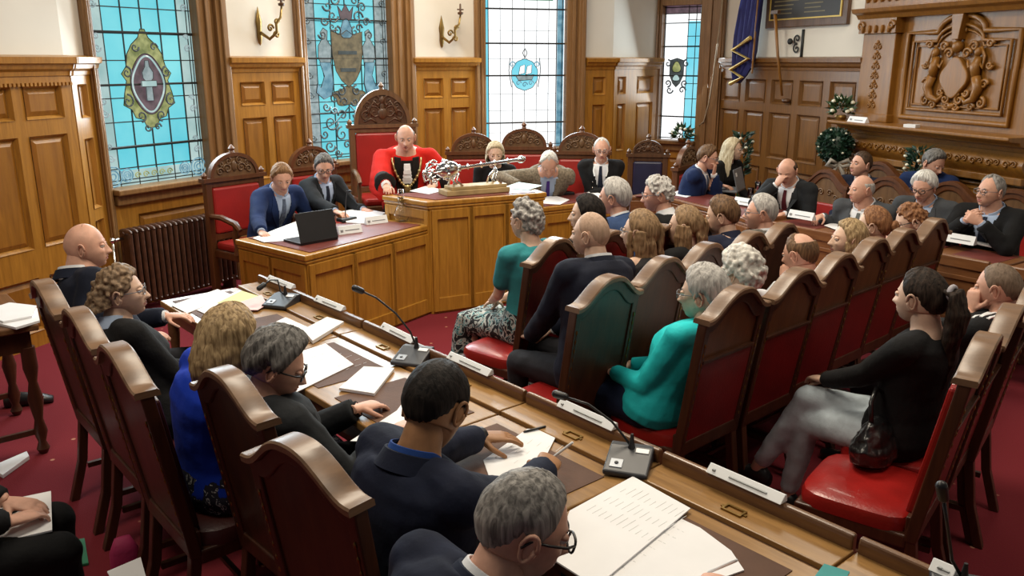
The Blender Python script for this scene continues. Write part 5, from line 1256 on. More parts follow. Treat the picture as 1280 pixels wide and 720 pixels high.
# person at the lower left corner, only the lap in view
# ================= MANTEL AND WALL FITTINGS =================
L_,a_=facet_frame(Pt['r'],Pt['mn'])
XM=lambda px:fx(Pt['r'],Pt['mn'],px)*L_
def ZM(px,py):
    x=XM(px); e_=(Pt['mn']-Pt['r']).normalized(); Y=(Pt['r']+e_*x).y; return 2.1-(py-75)/1085*Y
mt=empty('fireplace_surround',Pt['r'],a_,'carved oak fireplace surround with coat of arms panel in the right corner','fireplace')
m=MB(); m.loft([[Vector((x,y,z)) for y,z in((0,1.36),(-.10,1.36),(-.13,1.40),(-.22,1.42),(-.24,1.45),(-.34,1.46),(-.36,1.475),(-.36,1.50),(0,1.50))] for x in(-.10,L_)]); m.build('mantel_shelf',OAKM,mt,bevel=.006)
m=MB(); 
m.loft([[Vector((x,-.10-.075*sin(PI*i/8),1.36-.20*i/8)) for i in range(9)]+[Vector((x,0,1.16)),Vector((x,0,1.36))] for x in(.0,L_)])
m.build('pulvinated_frieze',OAKM,mt,smooth=True,auto=True)
m=MB()
for k in range(12):
    x=.12+k*.17
    m.tube(spiral((x,1.26),.035,1.3,0,1,y=-.178),.008,6); m.tube(spiral((x+.08,1.27),.03,1.3,PI,-1,y=-.178),.008,6)
m.build('frieze_carving',OAKM,mt,smooth=True)
m=MB(); m.b2(0,L_,-.16,0,1.10,1.16); m.b2(0,L_,-.12,0,.60,.66); m.b2(0,.20,-.14,0,0,1.10); m.b2(.02,.18,-.17,-.14,.64,1.08)
m.b2(L_*.52,L_*.52+.10,-.14,0,.66,1.10); m.b2(.2,L_,-.06,0,0,.6); m.build('lower_surround',OAKM,mt,bevel=.006)
def moulding(mb,loop,r,y): mb.tube([(x,y,z) for x,z in loop+[loop[0],loop[1]]],r,7,caps=False)
for (xa,xb) in ((.26,L_*.52-.05),(L_*.52+.15,L_-.1)):
    m=MB(); m.b2(xa,xb,-.075,-.0,.70,1.06); m.build('frieze_panel',OAKM,mt,bevel=.004)
    m=MB(); moulding(m,[(xa,.70),(xb,.70),(xb,1.06),(xa,1.06)],.018,-.085); moulding(m,[(xa+.05,.75),(xb-.05,.75),(xb-.05,1.01),(xa+.05,1.01)],.009,-.080); m.build('panel_moulding',OAKM,mt,smooth=True)
    m=MB(); cx=(xa+xb)/2
    for s in(-1,1):
        m.tube(spiral((cx+s*.06,.89),.05,1.4,0 if s>0 else PI,s,y=-.085),.012,6); m.tube(spiral((cx+s*.15,.87),.045,1.3,PI if s>0 else 0,-s,y=-.085),.010,6); m.tube(spiral((cx+s*.22,.89),.03,1.3,0 if s>0 else PI,s,y=-.085),.008,6)
    m.ell((cx,-.085,.89),(.035,.02,.05)); m.build('panel_carving',OAKM,mt,smooth=True)
m=MB()
for k in range(9):
    z=.68+k*.045
    for x in(.06,.10,.14): m.ell((x,-.172,z),(.016,.010,.018),n=8,k=5)
m.build('pilaster_carving',OAKM,mt,smooth=True)
# overmantel
xa=XM(1088); xb=XM(1124); zt_=2.56
m=MB(); m.b2(0,L_,-.03,0,1.50,3.2); m.build('overmantel_back',OAKM,mt)
m=MB(); m.b2(xa-.02,xb+.03,-.10,0,1.50,2.36); m.b2(xa-.04,xb+.05,-.12,0,1.50,1.58); m.build('pilaster',OAKM,mt,bevel=.008)
m=MB(); m.b2(xa-.05,xb+.06,-.14,0,2.36,2.50); 
for s in(xa-.01,xb+.01): m.tube(spiral((s,2.43),.045,1.4,0,1,y=-.15),.014,7)
for k in range(5): m.ell((xa+.02+(xb-xa-.04)*k/4,-.15,2.40),(.018,.02,.04),n=8,k=6)
m.build('pilaster_capital',OAKM,mt,bevel=.004)
m=MB()
for k in range(7):
    z=1.66+k*.095
    for s in(-1,1): m.tube(spiral(((xa+xb)/2+s*.035,z),.030,1.2,PI/2,s,y=-.106),.008,6)
    m.ell(((xa+xb)/2,-.105,z+.045),(.02,.012,.02),n=8,k=5)
m.build('pilaster_relief',OAKM,mt,smooth=True)
m=MB(); m.loft([[Vector((x,y,z)) for y,z in((0,2.50),(-.12,2.50),(-.15,2.54),(-.20,2.56),(-.22,2.60),(0,2.60))] for x in(-.08,L_)]); m.build('cornice',OAKM,mt,bevel=.004)
m=MB(); m.b2(0,L_,-.12,0,2.60,2.85)
for k in range(18): m.ell((.05+k*.1,-.13,2.72),(.03,.03,.07),n=8,k=6)
m.build('carved_frieze',OAKM,mt,bevel=.003)
# arched panel frame
cx=XM(1203); hwid=(XM(1262)-XM(1136))/2; zb,zt=1.62,2.30
def archloop(o):
    l=[(cx-hwid-o,zb-o),(cx+hwid+o,zb-o),(cx+hwid+o,zt+o),(cx+hwid*.55,zt+o)]
    l+=[(cx+hwid*.45*cos(t),zt+o+.14*sin(t)) for t in [PI*i/10 for i in range(11)]]
    l+=[(cx-hwid*.55,zt+o),(cx-hwid-o,zt+o)]
    return l
for nm,o,r,y in(('panel_outer_moulding',.05,.026,-.05),('panel_inner_moulding',-.03,.016,-.055),('panel_bead',-.075,.010,-.045)):
    m=MB(); moulding(m,archloop(o),r,y); m.build(nm,OAKM,mt,smooth=True)
m=MB(); m.loft([[Vector((cx+a*w_,y,z)) for a in(-1,1) for y in((-.03,-.12) if a<0 else (-.12,-.03))] for z,w_ in((2.28,.035),(2.50,.065))]); m.build('keystone',OAKM,mt,bevel=.005)
m=MB(); m.prism(blobpoly(cx,1.95,.15,.17,4,.08),-.085,-.03); m.build('coat_of_arms_shield',OAKM,mt,bevel=.012)
m=MB()
for s in(-1,1):
    m=MB()
    # mermaid supporters: body and curling fish tail
    m.ell((cx+s*.24,-.075,2.17),(.032,.035,.040)); m.tube([(cx+s*.24,-.06,2.13),(cx+s*.235,-.085,2.04),(cx+s*.25,-.075,1.95)],[.030,.045,.034],9)
    m.tube([(cx+s*.25,-.075,1.96),(cx+s*.29,-.08,1.86),(cx+s*.25,-.075,1.77),(cx+s*.16,-.07,1.74),(cx+s*.11,-.065,1.79)],[.040,.042,.034,.022,.010],9)
    m.tube([(cx+s*.23,-.07,2.08),(cx+s*.16,-.085,2.04),(cx+s*.14,-.08,2.10)],[.016,.014,.010],7); m.tube([(cx+s*.26,-.07,2.08),(cx+s*.32,-.085,2.03),(cx+s*.31,-.07,2.14),(cx+s*.27,-.07,2.20)],[.015,.013,.011,.010],7)
    m.tube([(cx+s*.25,-.06,2.21),(cx+s*.29,-.06,2.15),(cx+s*.28,-.05,2.05)],[.018,.016,.006],7)
    m.build('supporter_carving',OAKM,mt,smooth=True)
m=MB()
for s in(-1,1):
    for (dx,z,r,a0,d) in ((.10,2.16,.05,0,1),(.17,2.22,.045,PI,-1),(.08,1.76,.05,PI/2,1),(.05,1.70,.04,0,-1),(.33,1.90,.045,0,1),(.32,1.74,.05,PI/2,-1),(.34,2.24,.04,0,1),(.22,1.70,.04,0,1),(.15,1.82,.035,PI,1),(.36,2.06,.035,0,-1)):
        m=MB(); m.tube(spiral((cx+s*dx,z),r,1.4,a0 if s>0 else PI-a0,d*s,y=-.06),[.016*(1-.4*i/21) for i in range(22)],7); m.build('carved_scroll',OAKM,mt,smooth=True)
m=MB()
m.ell((cx,-.07,2.22),(.05,.05,.055)); m.ell((cx,-.07,2.30),(.035,.04,.04)); m.ell((cx,-.06,1.70),(.04,.03,.03))
for k in range(5): m.ell((cx-.06+k*.03,-.06,2.36),(.010,.012,.022),n=6,k=5)
m.build('crest_carving',OAKM,mt,smooth=True)
# ---- things on the shelf ----
e_m=(Pt['mn']-Pt['r']).normalized(); n_m=Vector((e_m.y,-e_m.x,0))
shelfp=lambda px,d=.2,z=1.50:Pt['r']+e_m*XM(px)+n_m*d+Vector((0,0,z))
# card with text strip
c=empty('card',shelfp(1112,.30),a_,'long white folded card on the mantel shelf beside the flowers','card'); m=MB(); m.prism([(-.03,0),(.03,0),(0,.055)],-.13,.13,'x'); m.build('folded_card',PLATE,c); 
m=MB(); m.b2(-.03,.09,-.0225,-.0205,.016,.026); m.b2(-.10,-.07,-.0225,-.0195,.012,.034); m.build('print_line',INK,c)
m=MB(); m.b2(-.06,.06,-.04,.04,0,.03); tag(m.build('notepad',PLATE,loc=shelfp(1183,.30),rot=a_+.3,bevel=.003),'small pale notepad lying on the mantel shelf','notepad')
def leafmb(mb,p,d,l,w):
    d=Vector(d).normalized(); s_=d.orthogonal().normalized(); s_.rotate(Matrix.Rotation(random.uniform(0,6.3),3,d)); n_=d.cross(s_)
    p=Vector(p); q=[p,p+d*l*.4+s_*w,p+d*l+n_*l*.15,p+d*l*.4-s_*w,p+d*l*.45+n_*w*.35,p+d*l*.45-n_*.0008-n_*w*.02]
    mb.add(q,[(0,1,4),(1,2,4),(2,3,4),(3,0,4),(1,0,5),(2,1,5),(3,2,5),(0,3,5)])
def rose(mb,p,r,seed=0):
    for k in range(9):
        a=k*2.4; rr=r*(.25+.08*k); q=Vector(p)+Vector((rr*cos(a)*.6,rr*sin(a)*.6,r*.1*(4-k)*.4)); mb.ell(q,(r*.42,r*.42,r*.5),Matrix.Rotation(a,3,'Z')@Matrix.Rotation(.5,3,'X'),8,5)
def bouquet(loc,R_,H,label,nleaf=70,nfl=12,fr=.028,name='flower_arrangement',lf=LEAF,up=.3,pet=PETAL,vase=True):
    o=empty(name,loc,0,label,'flowers')
    m=MB()
    for i in range(nleaf):
        a=random.uniform(0,6.28); b=random.uniform(-.25,1.3); d=Vector((cos(a)*cos(b),sin(a)*cos(b),sin(b)))
        leafmb(m,Vector((0,0,H*.35))+Vector((d.x*R_*.45,d.y*R_*.45,d.z*H*.35)),d,R_*random.uniform(.4,.75),R_*.13)
    m.build('foliage',lf,o,kind='stuff')
    for i in range(nfl):
        a=i*2.4; b=random.uniform(.0,1.3); d=Vector((cos(a)*cos(b),sin(a)*cos(b),sin(b)))
        f_=MB(); rose(f_,Vector((d.x*R_*.85,d.y*R_*.85,H*.35+d.z*H*.55)),fr); f_.build('blossom',pet,o,smooth=True)
    if vase: m=MB(); m.lathe([(.001,0),(.05,.002),(.06,.03),(.05,.05),(.001,.05)],n=14); m.build('bowl',BRASS,o,auto=True)
    return o
bouquet(shelfp(1082,.24),.16,.26,'white roses and greenery on the left end of the mantel shelf',80,13,.03)
# bush ball with ribbon
q=hY(1044,182,8.75); bush=empty('topiary_ball',(q.x,q.y,0),0,'round dark green topiary ball with white flowers and a grey ribbon, before the panelling','plant')
m=MB()
for i in range(620):
    a=random.uniform(0,6.28); b=math.asin(random.uniform(-1,1)); d=Vector((cos(a)*cos(b),sin(a)*cos(b),sin(b))); leafmb(m,Vector((0,0,q.z+.0))+d*.145,d+Vector((random.uniform(-.6,.6),random.uniform(-.6,.6),random.uniform(-.6,.6))),.06,.016)
m.ell((0,0,q.z),(.15,.15,.15)); m.build('foliage',LEAFD,bush,kind='stuff')
for i in range(13):
    a=i*2.4; b=-.6+i*.14; d=Vector((cos(a)*cos(b),sin(a)*cos(b),sin(b))); f_=MB(); rose(f_,Vector((0,0,q.z))+d*.185,.017); f_.build('blossom',PETAL,bush,smooth=True)
m=MB()
for s in(-1,1): m.tube([(0,-.12,q.z-.17),(s*.09,-.15,q.z-.13),(s*.12,-.15,q.z-.18),(s*.04,-.14,q.z-.2),(0,-.12,q.z-.17)],[.012,.022,.026,.018,.012],8); m.tube([(0,-.12,q.z-.17),(s*.05,-.15,q.z-.26),(s*.07,-.14,q.z-.36)],[.012,.02,.024],6)
m.build('ribbon_bow',RIBB,bush,smooth=True)
m=MB(); m.tube([(0,0,.3),(0,0,q.z-.1)],.018,8); m.build('stem',CARV,bush); m=MB(); m.lathe([(.001,0),(.12,0),(.15,.30),(.13,.30),(.001,.28)],n=18); m.build('pot',BRASS,bush,auto=True)
# sill flowers, lilies, small tree
q=hY(852,186,11.35); bouquet(Vector((q.x,q.y,1.05)),.17,.24,'white and green flowers on the sill of the narrow window',80,10,.03,up=.2)
def stemplant(px,py,Y,H,label,n,name='potted_plant',blooms=8,R_=.13):
    q=hY(px,py,Y); o=empty(name,(q.x,q.y,0),0,label,'plant'); z0=q.z
    m=MB(); m.lathe([(.001,0),(.10,0),(.13,.26),(.11,.26),(.001,.24)],n=16); m.build('pot',CARV,o,auto=True)
    for i in range(n):
        a=random.uniform(0,6.28); tip=Vector((cos(a)*R_,sin(a)*R_,z0+random.uniform(-.05,.05)+H*random.uniform(0,.3)))
        st_=MB(); st_.tube([(0,0,.24),(cos(a)*.03,sin(a)*.03,z0*.6),tip],[.008,.006,.004],6); st_.build('stem',LEAF,o)
    m=MB()
    for i in range(160):
        a=random.uniform(0,6.28); z=random.uniform(z0-.35,z0+H*.8); leafmb(m,(cos(a)*R_*.4,sin(a)*R_*.4,z),(cos(a),sin(a),random.uniform(.2,1)),.10,.017)
    m.build('foliage',LEAFD,o,kind='stuff')
    for i in range(blooms):
        a=i*2.4; f_=MB(); zz=z0+H*(i/blooms)-.05; rose(f_,(cos(a)*R_*.9,sin(a)*R_*.9,zz),.024); f_.build('blossom',PETAL,o,smooth=True)
    return o
stemplant(928,182,9.75,.16,'tall white lilies in a pot behind the long-haired blonde person',7)
stemplant(1148,207,7.65,.18,'small potted tree with white blossoms in front of the fireplace surround',6,blooms=12)
# ---- sconces ----
def sconce(pa,pb,px,label):
    t=fx(pa,pb,px); L,a=facet_frame(pa,pb); p=pa.lerp(pb,t)
    o=empty('wall_sconce',(p.x,p.y,0),a,label,'lamp','brass wall sconces')
    m=MB(); m.lathe([(.002,2.24),(.018,2.26),(.03,2.32),(.028,2.40),(.036,2.46),(.022,2.52),(.012,2.56),(.002,2.60)],(0,-.035,0),12,sy=.5); m.build('back_plate',BRASS,o,auto=True)
    m=MB(); m.tube([(0,-.05,2.36),(.05,-.12,2.30),(.11,-.16,2.36),(.10,-.17,2.44),(.15,-.18,2.50),(.17,-.18,2.60)],[.016,.017,.015,.014,.013,.010],7)
    for (c_,r,a0,d) in (((.06,2.40),.04,0,1),((.13,2.34),.035,PI,-1),((.14,2.46),.03,0,1)): m.tube(spiral(c_,r,1.2,a0,d,y=-.13),.011,6)
    m.build('scroll_arm',BRASS,o,smooth=True)
    m=MB(); m.lathe([(.002,2.60),(.03,2.61),(.034,2.63),(.012,2.64),(.010,2.72),(.002,2.73)],(.17,-.18,0),12); m.b2(.13,.21,-.186,-.174,2.655,2.67); m.build('candle_cup',CARV,o,auto=True)
sconce(Pt['w1b'],Pt['w2a'],324,'brass scroll wall sconce between the first and second windows')
sconce(Pt['w2b'],Pt['w3a'],551,'brass scroll wall sconce between the second and third windows')
# ---- flag, board, staff, bracket, cable on the right wall ----
LR,aR=facet_frame(Pt['w4b'],Pt['r']); XR=lambda px:fx(Pt['w4b'],Pt['r'],px)*LR
eR=(Pt['r']-Pt['w4b']).normalized(); YR=lambda px:(Pt['w4b']+eR*XR(px)).y
ZR=lambda px,py:2.1-(py-75)/1085*YR(px)
bd=empty('honours_board',Pt['w4b'],aR,'dark framed board with rows of gold lettering high on the right wall','board')
x0,x1=XR(957),XR(1058); z0=ZR(1000,35); 
m=MB(); m.b2(x0,x1,-.05,0,z0,3.3); m.build('board_frame',CARV,bd,bevel=.01)
m=MB(); m.b2(x0+.10,x1-.10,-.058,-.045,z0+.10,3.2); m.build('board_panel',DARKB,bd)
m=MB(); m.ring([(x0+.08,z0+.085),(x1-.08,z0+.085),(x1-.08,3.22),(x0+.08,3.22)],[(x0+.10,z0+.10),(x1-.10,z0+.10),(x1-.10,3.20),(x0+.10,3.20)],-.062,-.048); m.build('gilt_edge',GOLD,bd)
m=MB(); 
for i in range(12):
    for j in range(2):
        xa_=x0+.16+j*(x1-x0-.3)/2; ln_=random.uniform(.5,.9)*(x1-x0-.4)/2; m.b2(xa_,xa_+ln_,-.0595,-.057,z0+.15+i*.045,z0+.162+i*.045)
m.build('gold_lettering',mat('dull_gold_lettering',(.16,.13,.06),.6),bd)
fp=MB(); fx0=XR(952); fpole=empty('flag',Pt['w4b'],aR,'deep blue flag with yellow zigzag stripe hanging beside the dark window jamb','flag')
m=MB(); cols=[]
zs=[3.4,3.0,2.7,2.4,2.2,2.05,1.93,1.83]
xl=[XR(944),XR(940),XR(937),XR(934),XR(933),XR(933),XR(933),XR(935)]; xr=[XR(970),XR(966),XR(962),XR(959),XR(958),XR(955),XR(948),XR(940)]
rg=[]
for z,a,b in zip(zs,xl,xr):
    n_=16; fr=[Vector((a+(b-a)*i/n_,-.18+.045*sin(i*1.9+z*2),z+.0*i)) for i in range(n_+1)]; rg.append(fr+[v+Vector((0,.012,0)) for v in fr[::-1]])
m.loft(rg); m.build('flag_cloth',FLAGB,fpole,smooth=True)
m=MB(); zz=[(XR(957),2.36),(XR(935),2.22),(XR(956),2.12),(XR(934),1.99),(XR(950),1.90),(XR(935),1.82)]
m.tube([(x,-.245,z) for x,z in zz],.026,6); m.build('yellow_zigzag',GOLD,fpole)
m=MB(); m.tube([(XR(958),-.20,1.95),(XR(960),-.2,3.5)],.012,6); m.build('flag_pole',OAKM,fpole)
st2=empty('wooden_staff',Pt['w4b'],aR,'thin wooden staff leaning on the wall below the dark board','staff')
m=MB(); m.tube([(XR(978),-.16,ZR(978,18)),(XR(984),-.14,ZR(984,70)),(XR(990),-.10,ZR(990,118))],[.020,.017,.014],8); m.build('shaft',OAKM,st2,smooth=True)
m=MB(); m.b2(XR(974),XR(983),-.18,-.14,ZR(978,20),ZR(978,16)); m.ell((XR(992),-.06,ZR(990,124)),(.05,.05,.03)); m.build('fitting',CARV,st2)
br=empty('scroll_bracket',Pt['w4b'],aR,'black wrought scroll bracket on the wall under the framed board','bracket')
m=MB(); m.b2(XR(1001),XR(1003),-.02,0,ZR(1000,72),ZR(1000,38))
for s,zc in((1,.33),(-1,.67)):
    zc_=ZR(1000,72)+(ZR(1000,38)-ZR(1000,72))*zc; m.tube(spiral((XR(996),zc_),.06,1.3,PI/2*s,s,y=-.02),.009,6)
m.ell((XR(990),-.05,ZR(1000,52)),(.035,.03,.035)); m.build('scrollwork',LEADC,br,smooth=True)
cb=MB(); pts=[hY(904,-10,11.15),hY(901,20,11.15),hY(896,60,11.1),hY(891,100,11.1),hY(886,130,11.15),hY(880,152,11.3),hY(870,160,11.45)]
cb.tube(pts,.010,6); tag(cb.build('hanging_cable',mat('cable_tan',(.30,.22,.14),.6),smooth=True),'thin pale cable hanging down the dark jamb of the narrow window','cable')
# ================= PROPS =================
GP='sheets of paper on the desks'
def ppoly(px,z,th,label,m=PAPER,lines=0,name='paper_sheet',cat='paper',group=GP,yaw=None,curl=0):
    P_=[at(a,b,Z=z) for a,b in px]; c=sum(P_,Vector())/len(P_); mb=MB()
    mb.prism([((p-c).x,(p-c).y) for p in P_],0,th,'z'); 
    o=mb.build(name,m,loc=c); tag(o,label,cat)
    if lines:
        d=(P_[1]-P_[0]); L=d.length; d.normalize(); n=Vector((-d.y,d.x,0)); 
        if n.dot(c-P_[0])<0:n=-n
        W_=max((p-P_[0]).dot(n) for p in P_)
        l=MB()
        for i in range(lines):
            for seg in range(3):
                a=P_[0]-c+n*(W_*(.12+.76*i/max(1,lines-1)))+d*(L*(.12+.26*seg)); b=a+d*(L*random.uniform(.08,.20)); mid=(a+b)/2
                ok=True
                l.box((mid.x,mid.y,th+.0004),((b-a).length,.0013,.0005),Matrix.Rotation(math.atan2(d.y,d.x),3,'Z'))
        l.build('printed_lines',mat('print_pale_grey',(.68,.70,.71),.8) if 'print_pale_grey' not in MATS else MATS['print_pale_grey'],o)
    return o
Z0=DZ-.002
ppoly([(214,382),(272,362),(290,369),(234,392)],Z0,.003,'white sheet at the far left end of the front desk')
ppoly([(246,388),(299,363),(324,371),(268,398)],Z0+.001,.003,'cream sheet half under the yellow one at the far end of the front desk')
ppoly([(272,379),(302,364),(325,371),(298,384)],Z0+.004,.003,'yellow sheet at the far end of the front desk',PAPY)
ppoly([(285,383),(327,369),(334,381),(322,388),(292,388)],Z0+.008,.003,'pink sheet beside the first microphone unit',PAPP)
ppoly([(334,408),(357,397),(386,410),(372,417)],Z0,.003,'white sheet left of the thick notepad')
ppoly([(379,416),(409,400),(430,406),(391,430)],Z0,.018,'thick pad of paper near the desk groove','' and None or PAPER,name='paper_pad',cat='notepad')
ppoly([(366,443),(407,430),(442,456),(366,493)],Z0,.003,'large white sheet in front of the person in black-rimmed glasses',lines=6)
ppoly([(424,488),(455,461),(493,463),(468,495)],Z0,.012,'neat stack of papers behind the second microphone unit',name='paper_stack')
ppoly([(438,552),(496,514),(508,498),(520,520),(468,553)],Z0,.003,'sheet under the hands of the person in charcoal suit')
ppoly([(604,576),(659,537),(679,537),(694,548),(672,592),(615,607)],Z0,.003,'sheet the black-haired person writes on',lines=5)
ppoly([(852,650),(875,661),(914,690),(930,714),(800,760),(720,730)],Z0,.004,'long sheet under the hand with a pen at the bottom edge',lines=9)
ppoly([(712,640),(791,597),(863,637),(745,735),(690,700)],Z0+.006,.005,'big printed sheets spread before the nearest grey-haired person',lines=11,name='printed_sheets')
ppoly([(1018,722),(1030,706),(1062,716),(1052,735)],Z0+.004,.004,'teal folder corner at the bottom edge right of centre',mat('folder_teal',(.03,.30,.30),.5),name='folder',cat='folder')
# microphones
def mic(px,py,rot,neck,label,head=True,sc=1):
    p=at(px,py,Z=DZ+.0); o=empty('desk_microphone',p,rot,label,'microphone','desk microphone units'); o.scale=(sc,sc,sc)
    m=MB(); m.loft([[Vector((x,y,z)) for y,z in((-.085,0),(-.085,.018),(.05,.052),(.085,.050),(.085,0))] for x in(-.075,.075)]); m.build('base_unit',BLK2,o,bevel=.006)
    sl=math.atan2(.034,.135); M=Matrix.Rotation(sl,3,'X')
    def on(x,y,dx,dy,h,mt_,nm):
        z=.018+(y+.085)*.034/.135; m=MB(); m.box((x,y,z+.001),(dx,dy,h),M); return m.build(nm,mt_,o,bevel=.001)
    k=on(-.035,-.045,.042,.042,.004,GREY if False else mat('key_silver',(.45,.50,.58),.35) if 'key_silver' not in MATS else MATS['key_silver'],'key_pad')
    m=MB(); m.lathe([(.001,.0),(.007,.0),(.007,.006),(.001,.007)],(-.035,-.045,.028),10); m.build('talk_button',BLK,k)
    on(.040,.030,.045,.024,.004,PLATE,'display')
    if neck:
        pts=[Vector((0,.045,.05))]+[Vector(q) for q in neck]
        m=MB(); m.lathe([(.014,.045),(.009,.07),(.005,.10)],(0,.045,0),10); m.build('neck_boot',BLK,o,auto=True)
        m=MB(); m.tube(pts,.0045,8); m.build('gooseneck',BLK,o,smooth=True)
        if head: m=MB(); d=(pts[-1]-pts[-2]).normalized(); sphcap(m,pts[-1],pts[-1]+d*.035,.014,.015,12); m.build('microphone_head',BLK,o,smooth=True)
    return o
def worldneck(px,py,rot,lst):
    # neck points given as (px,py,height)-> local
    p=at(px,py,Z=DZ); out=[]
    for a,b,Y in lst:
        q=at(a,b,Y=Y)-p; out.append(Matrix.Rotation(-rot,3,'Z')@q)
    return out
r_=ROT_U+.55
def micn(px,py,rot,pxs,label,sc=1):
    p=at(px,py,Z=DZ); lst=[(a,b,p.y+dy) for a,b,dy in pxs]; n_=[v/sc for v in worldneck(px,py,rot,lst)]; return mic(px,py,rot,n_,label,sc=sc)
micn(352,381,r_,[(351,365,.06),(347,350,.04),(338,350,.0),(330,356,-.03)],'desk microphone unit at the far end of the front desk by the pink sheet',1.0)
micn(516,451,r_,[(513,415,.06),(495,392,.05),(470,372,.03),(452,364,0)],'desk microphone with long red-black gooseneck in the middle of the front desk')
micn(786,583,r_,[(782,548,.06),(765,527,.08),(735,505,.12),(706,496,.16)],'desk microphone unit right of the writing hand')
p_=at(1192,722,Z=DZ); micn(1205,760,r_,[(1190,700,.05),(1184,655,.05),(1179,622,.04)],'desk microphone whose neck rises at the bottom right corner')
# nameplates on the upstand
for i,(a,b,l) in enumerate([((326,349),(357,361),'furthest up the front desk, beside the first microphone'),((384,375),(418,389),'second along the front desk lip'),((466,409),(508,430),'behind the red gooseneck microphone'),((550,447),(602,471),'at the rounded joint in the middle of the front desk'),((687,508),(756,540),'between the writing hand and the turquoise jacket'),((876,590),(970,632),'in front of the empty red chair'),((1160,709),(1190,722),'cut off at the bottom right corner')]):
    p0=at(*a,Z=DZ+.06);p1=at(*b,Z=DZ+.06); c=(p0+p1)/2; d=p1-p0; rot=math.atan2(d.y,d.x); L=min(.30,d.length)
    # seat it on the lip: slide to v=.14
    vv=(c-O0).dot(VV); c=c+VV*(.140-vv); c.z=DZ+.052
    o=empty('name_plate',c,rot,'white name plate '+l,'name plate','name plates on the front desk lip'); m=MB(); m.prism([(-.022,0),(.016,0),(.012,.022),(.004,.026)],-L/2,L/2,'x'); m.build('plate_body',PLATE,o,bevel=.002)
    m=MB(); m.b2(-L/2+.02,-L/2+.030,-.0150,-.008,.010,.016); m.b2(-L*.2,L*.3,-.0145,-.008,.011,.014); m.build('lettering',INK,o)
# pens
def pen(a,b,z0,z1,label,m_=BLK):
    p0=at(*a,Z=z0);p1=at(*b,Z=z1); mb=MB(); mb.tube([p0,p0.lerp(p1,.06),p0.lerp(p1,.9),p1],[.001,.0045,.0048,.004],8); tag(mb.build('pen',m_,smooth=True),label,'pen')
pen((688,574),(716,553),DZ+.004,.85,'white pen in the writing hand of the black-haired person',PLATE)
pen((884,716),(921,700),DZ+.006,.86,'dark-tipped pen held at the bottom edge over the long sheet',PLATE)
pen((654,540),(682,533),DZ+.005,DZ+.008,'black pen lying across the top of the sheet on the desk')
pen((590,538),(612,548),DZ+.004,DZ+.004,'dark pen lying beside the wristwatch') if False else None
# watch on the dark-haired person
S,E,T,_=p_dk['arms']['l']; d=(T-E).normalized(); m=MB(); m.tube([T-d*.010,T+d*.012],.036,16); m.build('wristwatch',BLK,p_dk['o'],smooth=True,auto=True)
for q in 'rl':
    S,E,T,_=p_dk['arms'][q]; d=(T-E).normalized(); m=MB(); m.tube([T-d*.07,T-d*.012],[.039,.037],14); m.build('shirt_cuff',C_SHR,p_dk['o'],smooth=True,auto=True)
# ---- clerk desk ----
ZC=.782
def laptop(px,py,rot,m_,label,z=ZC,open_=105,w=.33,stk=False):
    p=at(px,py,Z=z); o=empty('laptop',p,rot,label,'laptop'); m=MB(); m.b2(-w/2,w/2,-.01,.23,0,.018); m.build('keyboard_base',m_,o,bevel=.004)
    M=Matrix.Rotation(R(-(open_-90)),3,'X'); m=MB(); m.box(M@Vector((0,-.0,.115))+Vector((0,-.012,.012)),(w,.010,.225),M); l=m.build('screen_lid',m_,o,bevel=.004)
    m=MB(); m.box(M@Vector((0,.0055,.12))+Vector((0,-.012,.012)),(w-.03,.002,.19),M); m.build('screen',BLK,l)
    if stk: m=MB(); m.box(M@Vector((-.09,-.0055,.17))+Vector((0,-.012,.012)),(.05,.002,.04),M); m.build('sticker',PLATE,l)
    return o
laptop(399,303,facing(-.72,.69)*1.0,BLK,'black laptop open on the clerks\' desk')
GCk='papers on the clerks desk'
ppoly([(316,298),(370,277),(385,284),(372,300),(330,303)],ZC,.003,'sheets under the hand of the ginger-haired person')
ppoly([(425,266),(450,261),(482,267),(462,281),(433,279)],ZC,.010,'open file of papers before the bearded person in charcoal suit',name='paper_stack')
def tent(px,py,rot,z,label,L=.20,m_=PLATE):
    p=at(px,py,Z=z); o=empty('name_card',p,rot,label,'name card','folded name cards'); m=MB(); m.prism([(-.03,0),(.03,0),(.003,.062),(-.003,.062)],-L/2,L/2,'x'); m.build('folded_card',m_,o)
    m=MB(); 
    m.b2(-L/2+.015,-L/2+.035,-.026,-.016,.016,.034); m.b2(-L*.22,L*.38,-.023,-.017,.024,.030); m.build('lettering',INK,o)
rc=math.atan2(1.14,.75)
tent(437,291,rc-.35,ZC,'left one of the two folded name cards on the clerks\' desk')
tent(470,279,rc-.35,ZC,'right one of the two folded name cards on the clerks\' desk, beside the carafe')
p=at(502,276,Z=ZC); cf=empty('water_carafe',p,0,'glass water carafe with upturned tumbler between the clerks\' desk and mace bench','carafe')
m=MB(); m.lathe([(.001,.004),(.055,.004),(.062,.03),(.062,.07),(.045,.11),(.022,.14),(.020,.19),(.026,.20),(.022,.205),(.016,.19),(.018,.14),(.040,.108),(.057,.07),(.057,.03),(.05,.010),(.001,.010)],n=24); m.build('bottle',GLASS,cf,smooth=True)
m=MB(); m.lathe([(.030,.17),(.026,.27),(.001,.272),(.001,.268),(.023,.266),(.027,.17)],n=20); m.build('tumbler',GLASS,cf,smooth=True)
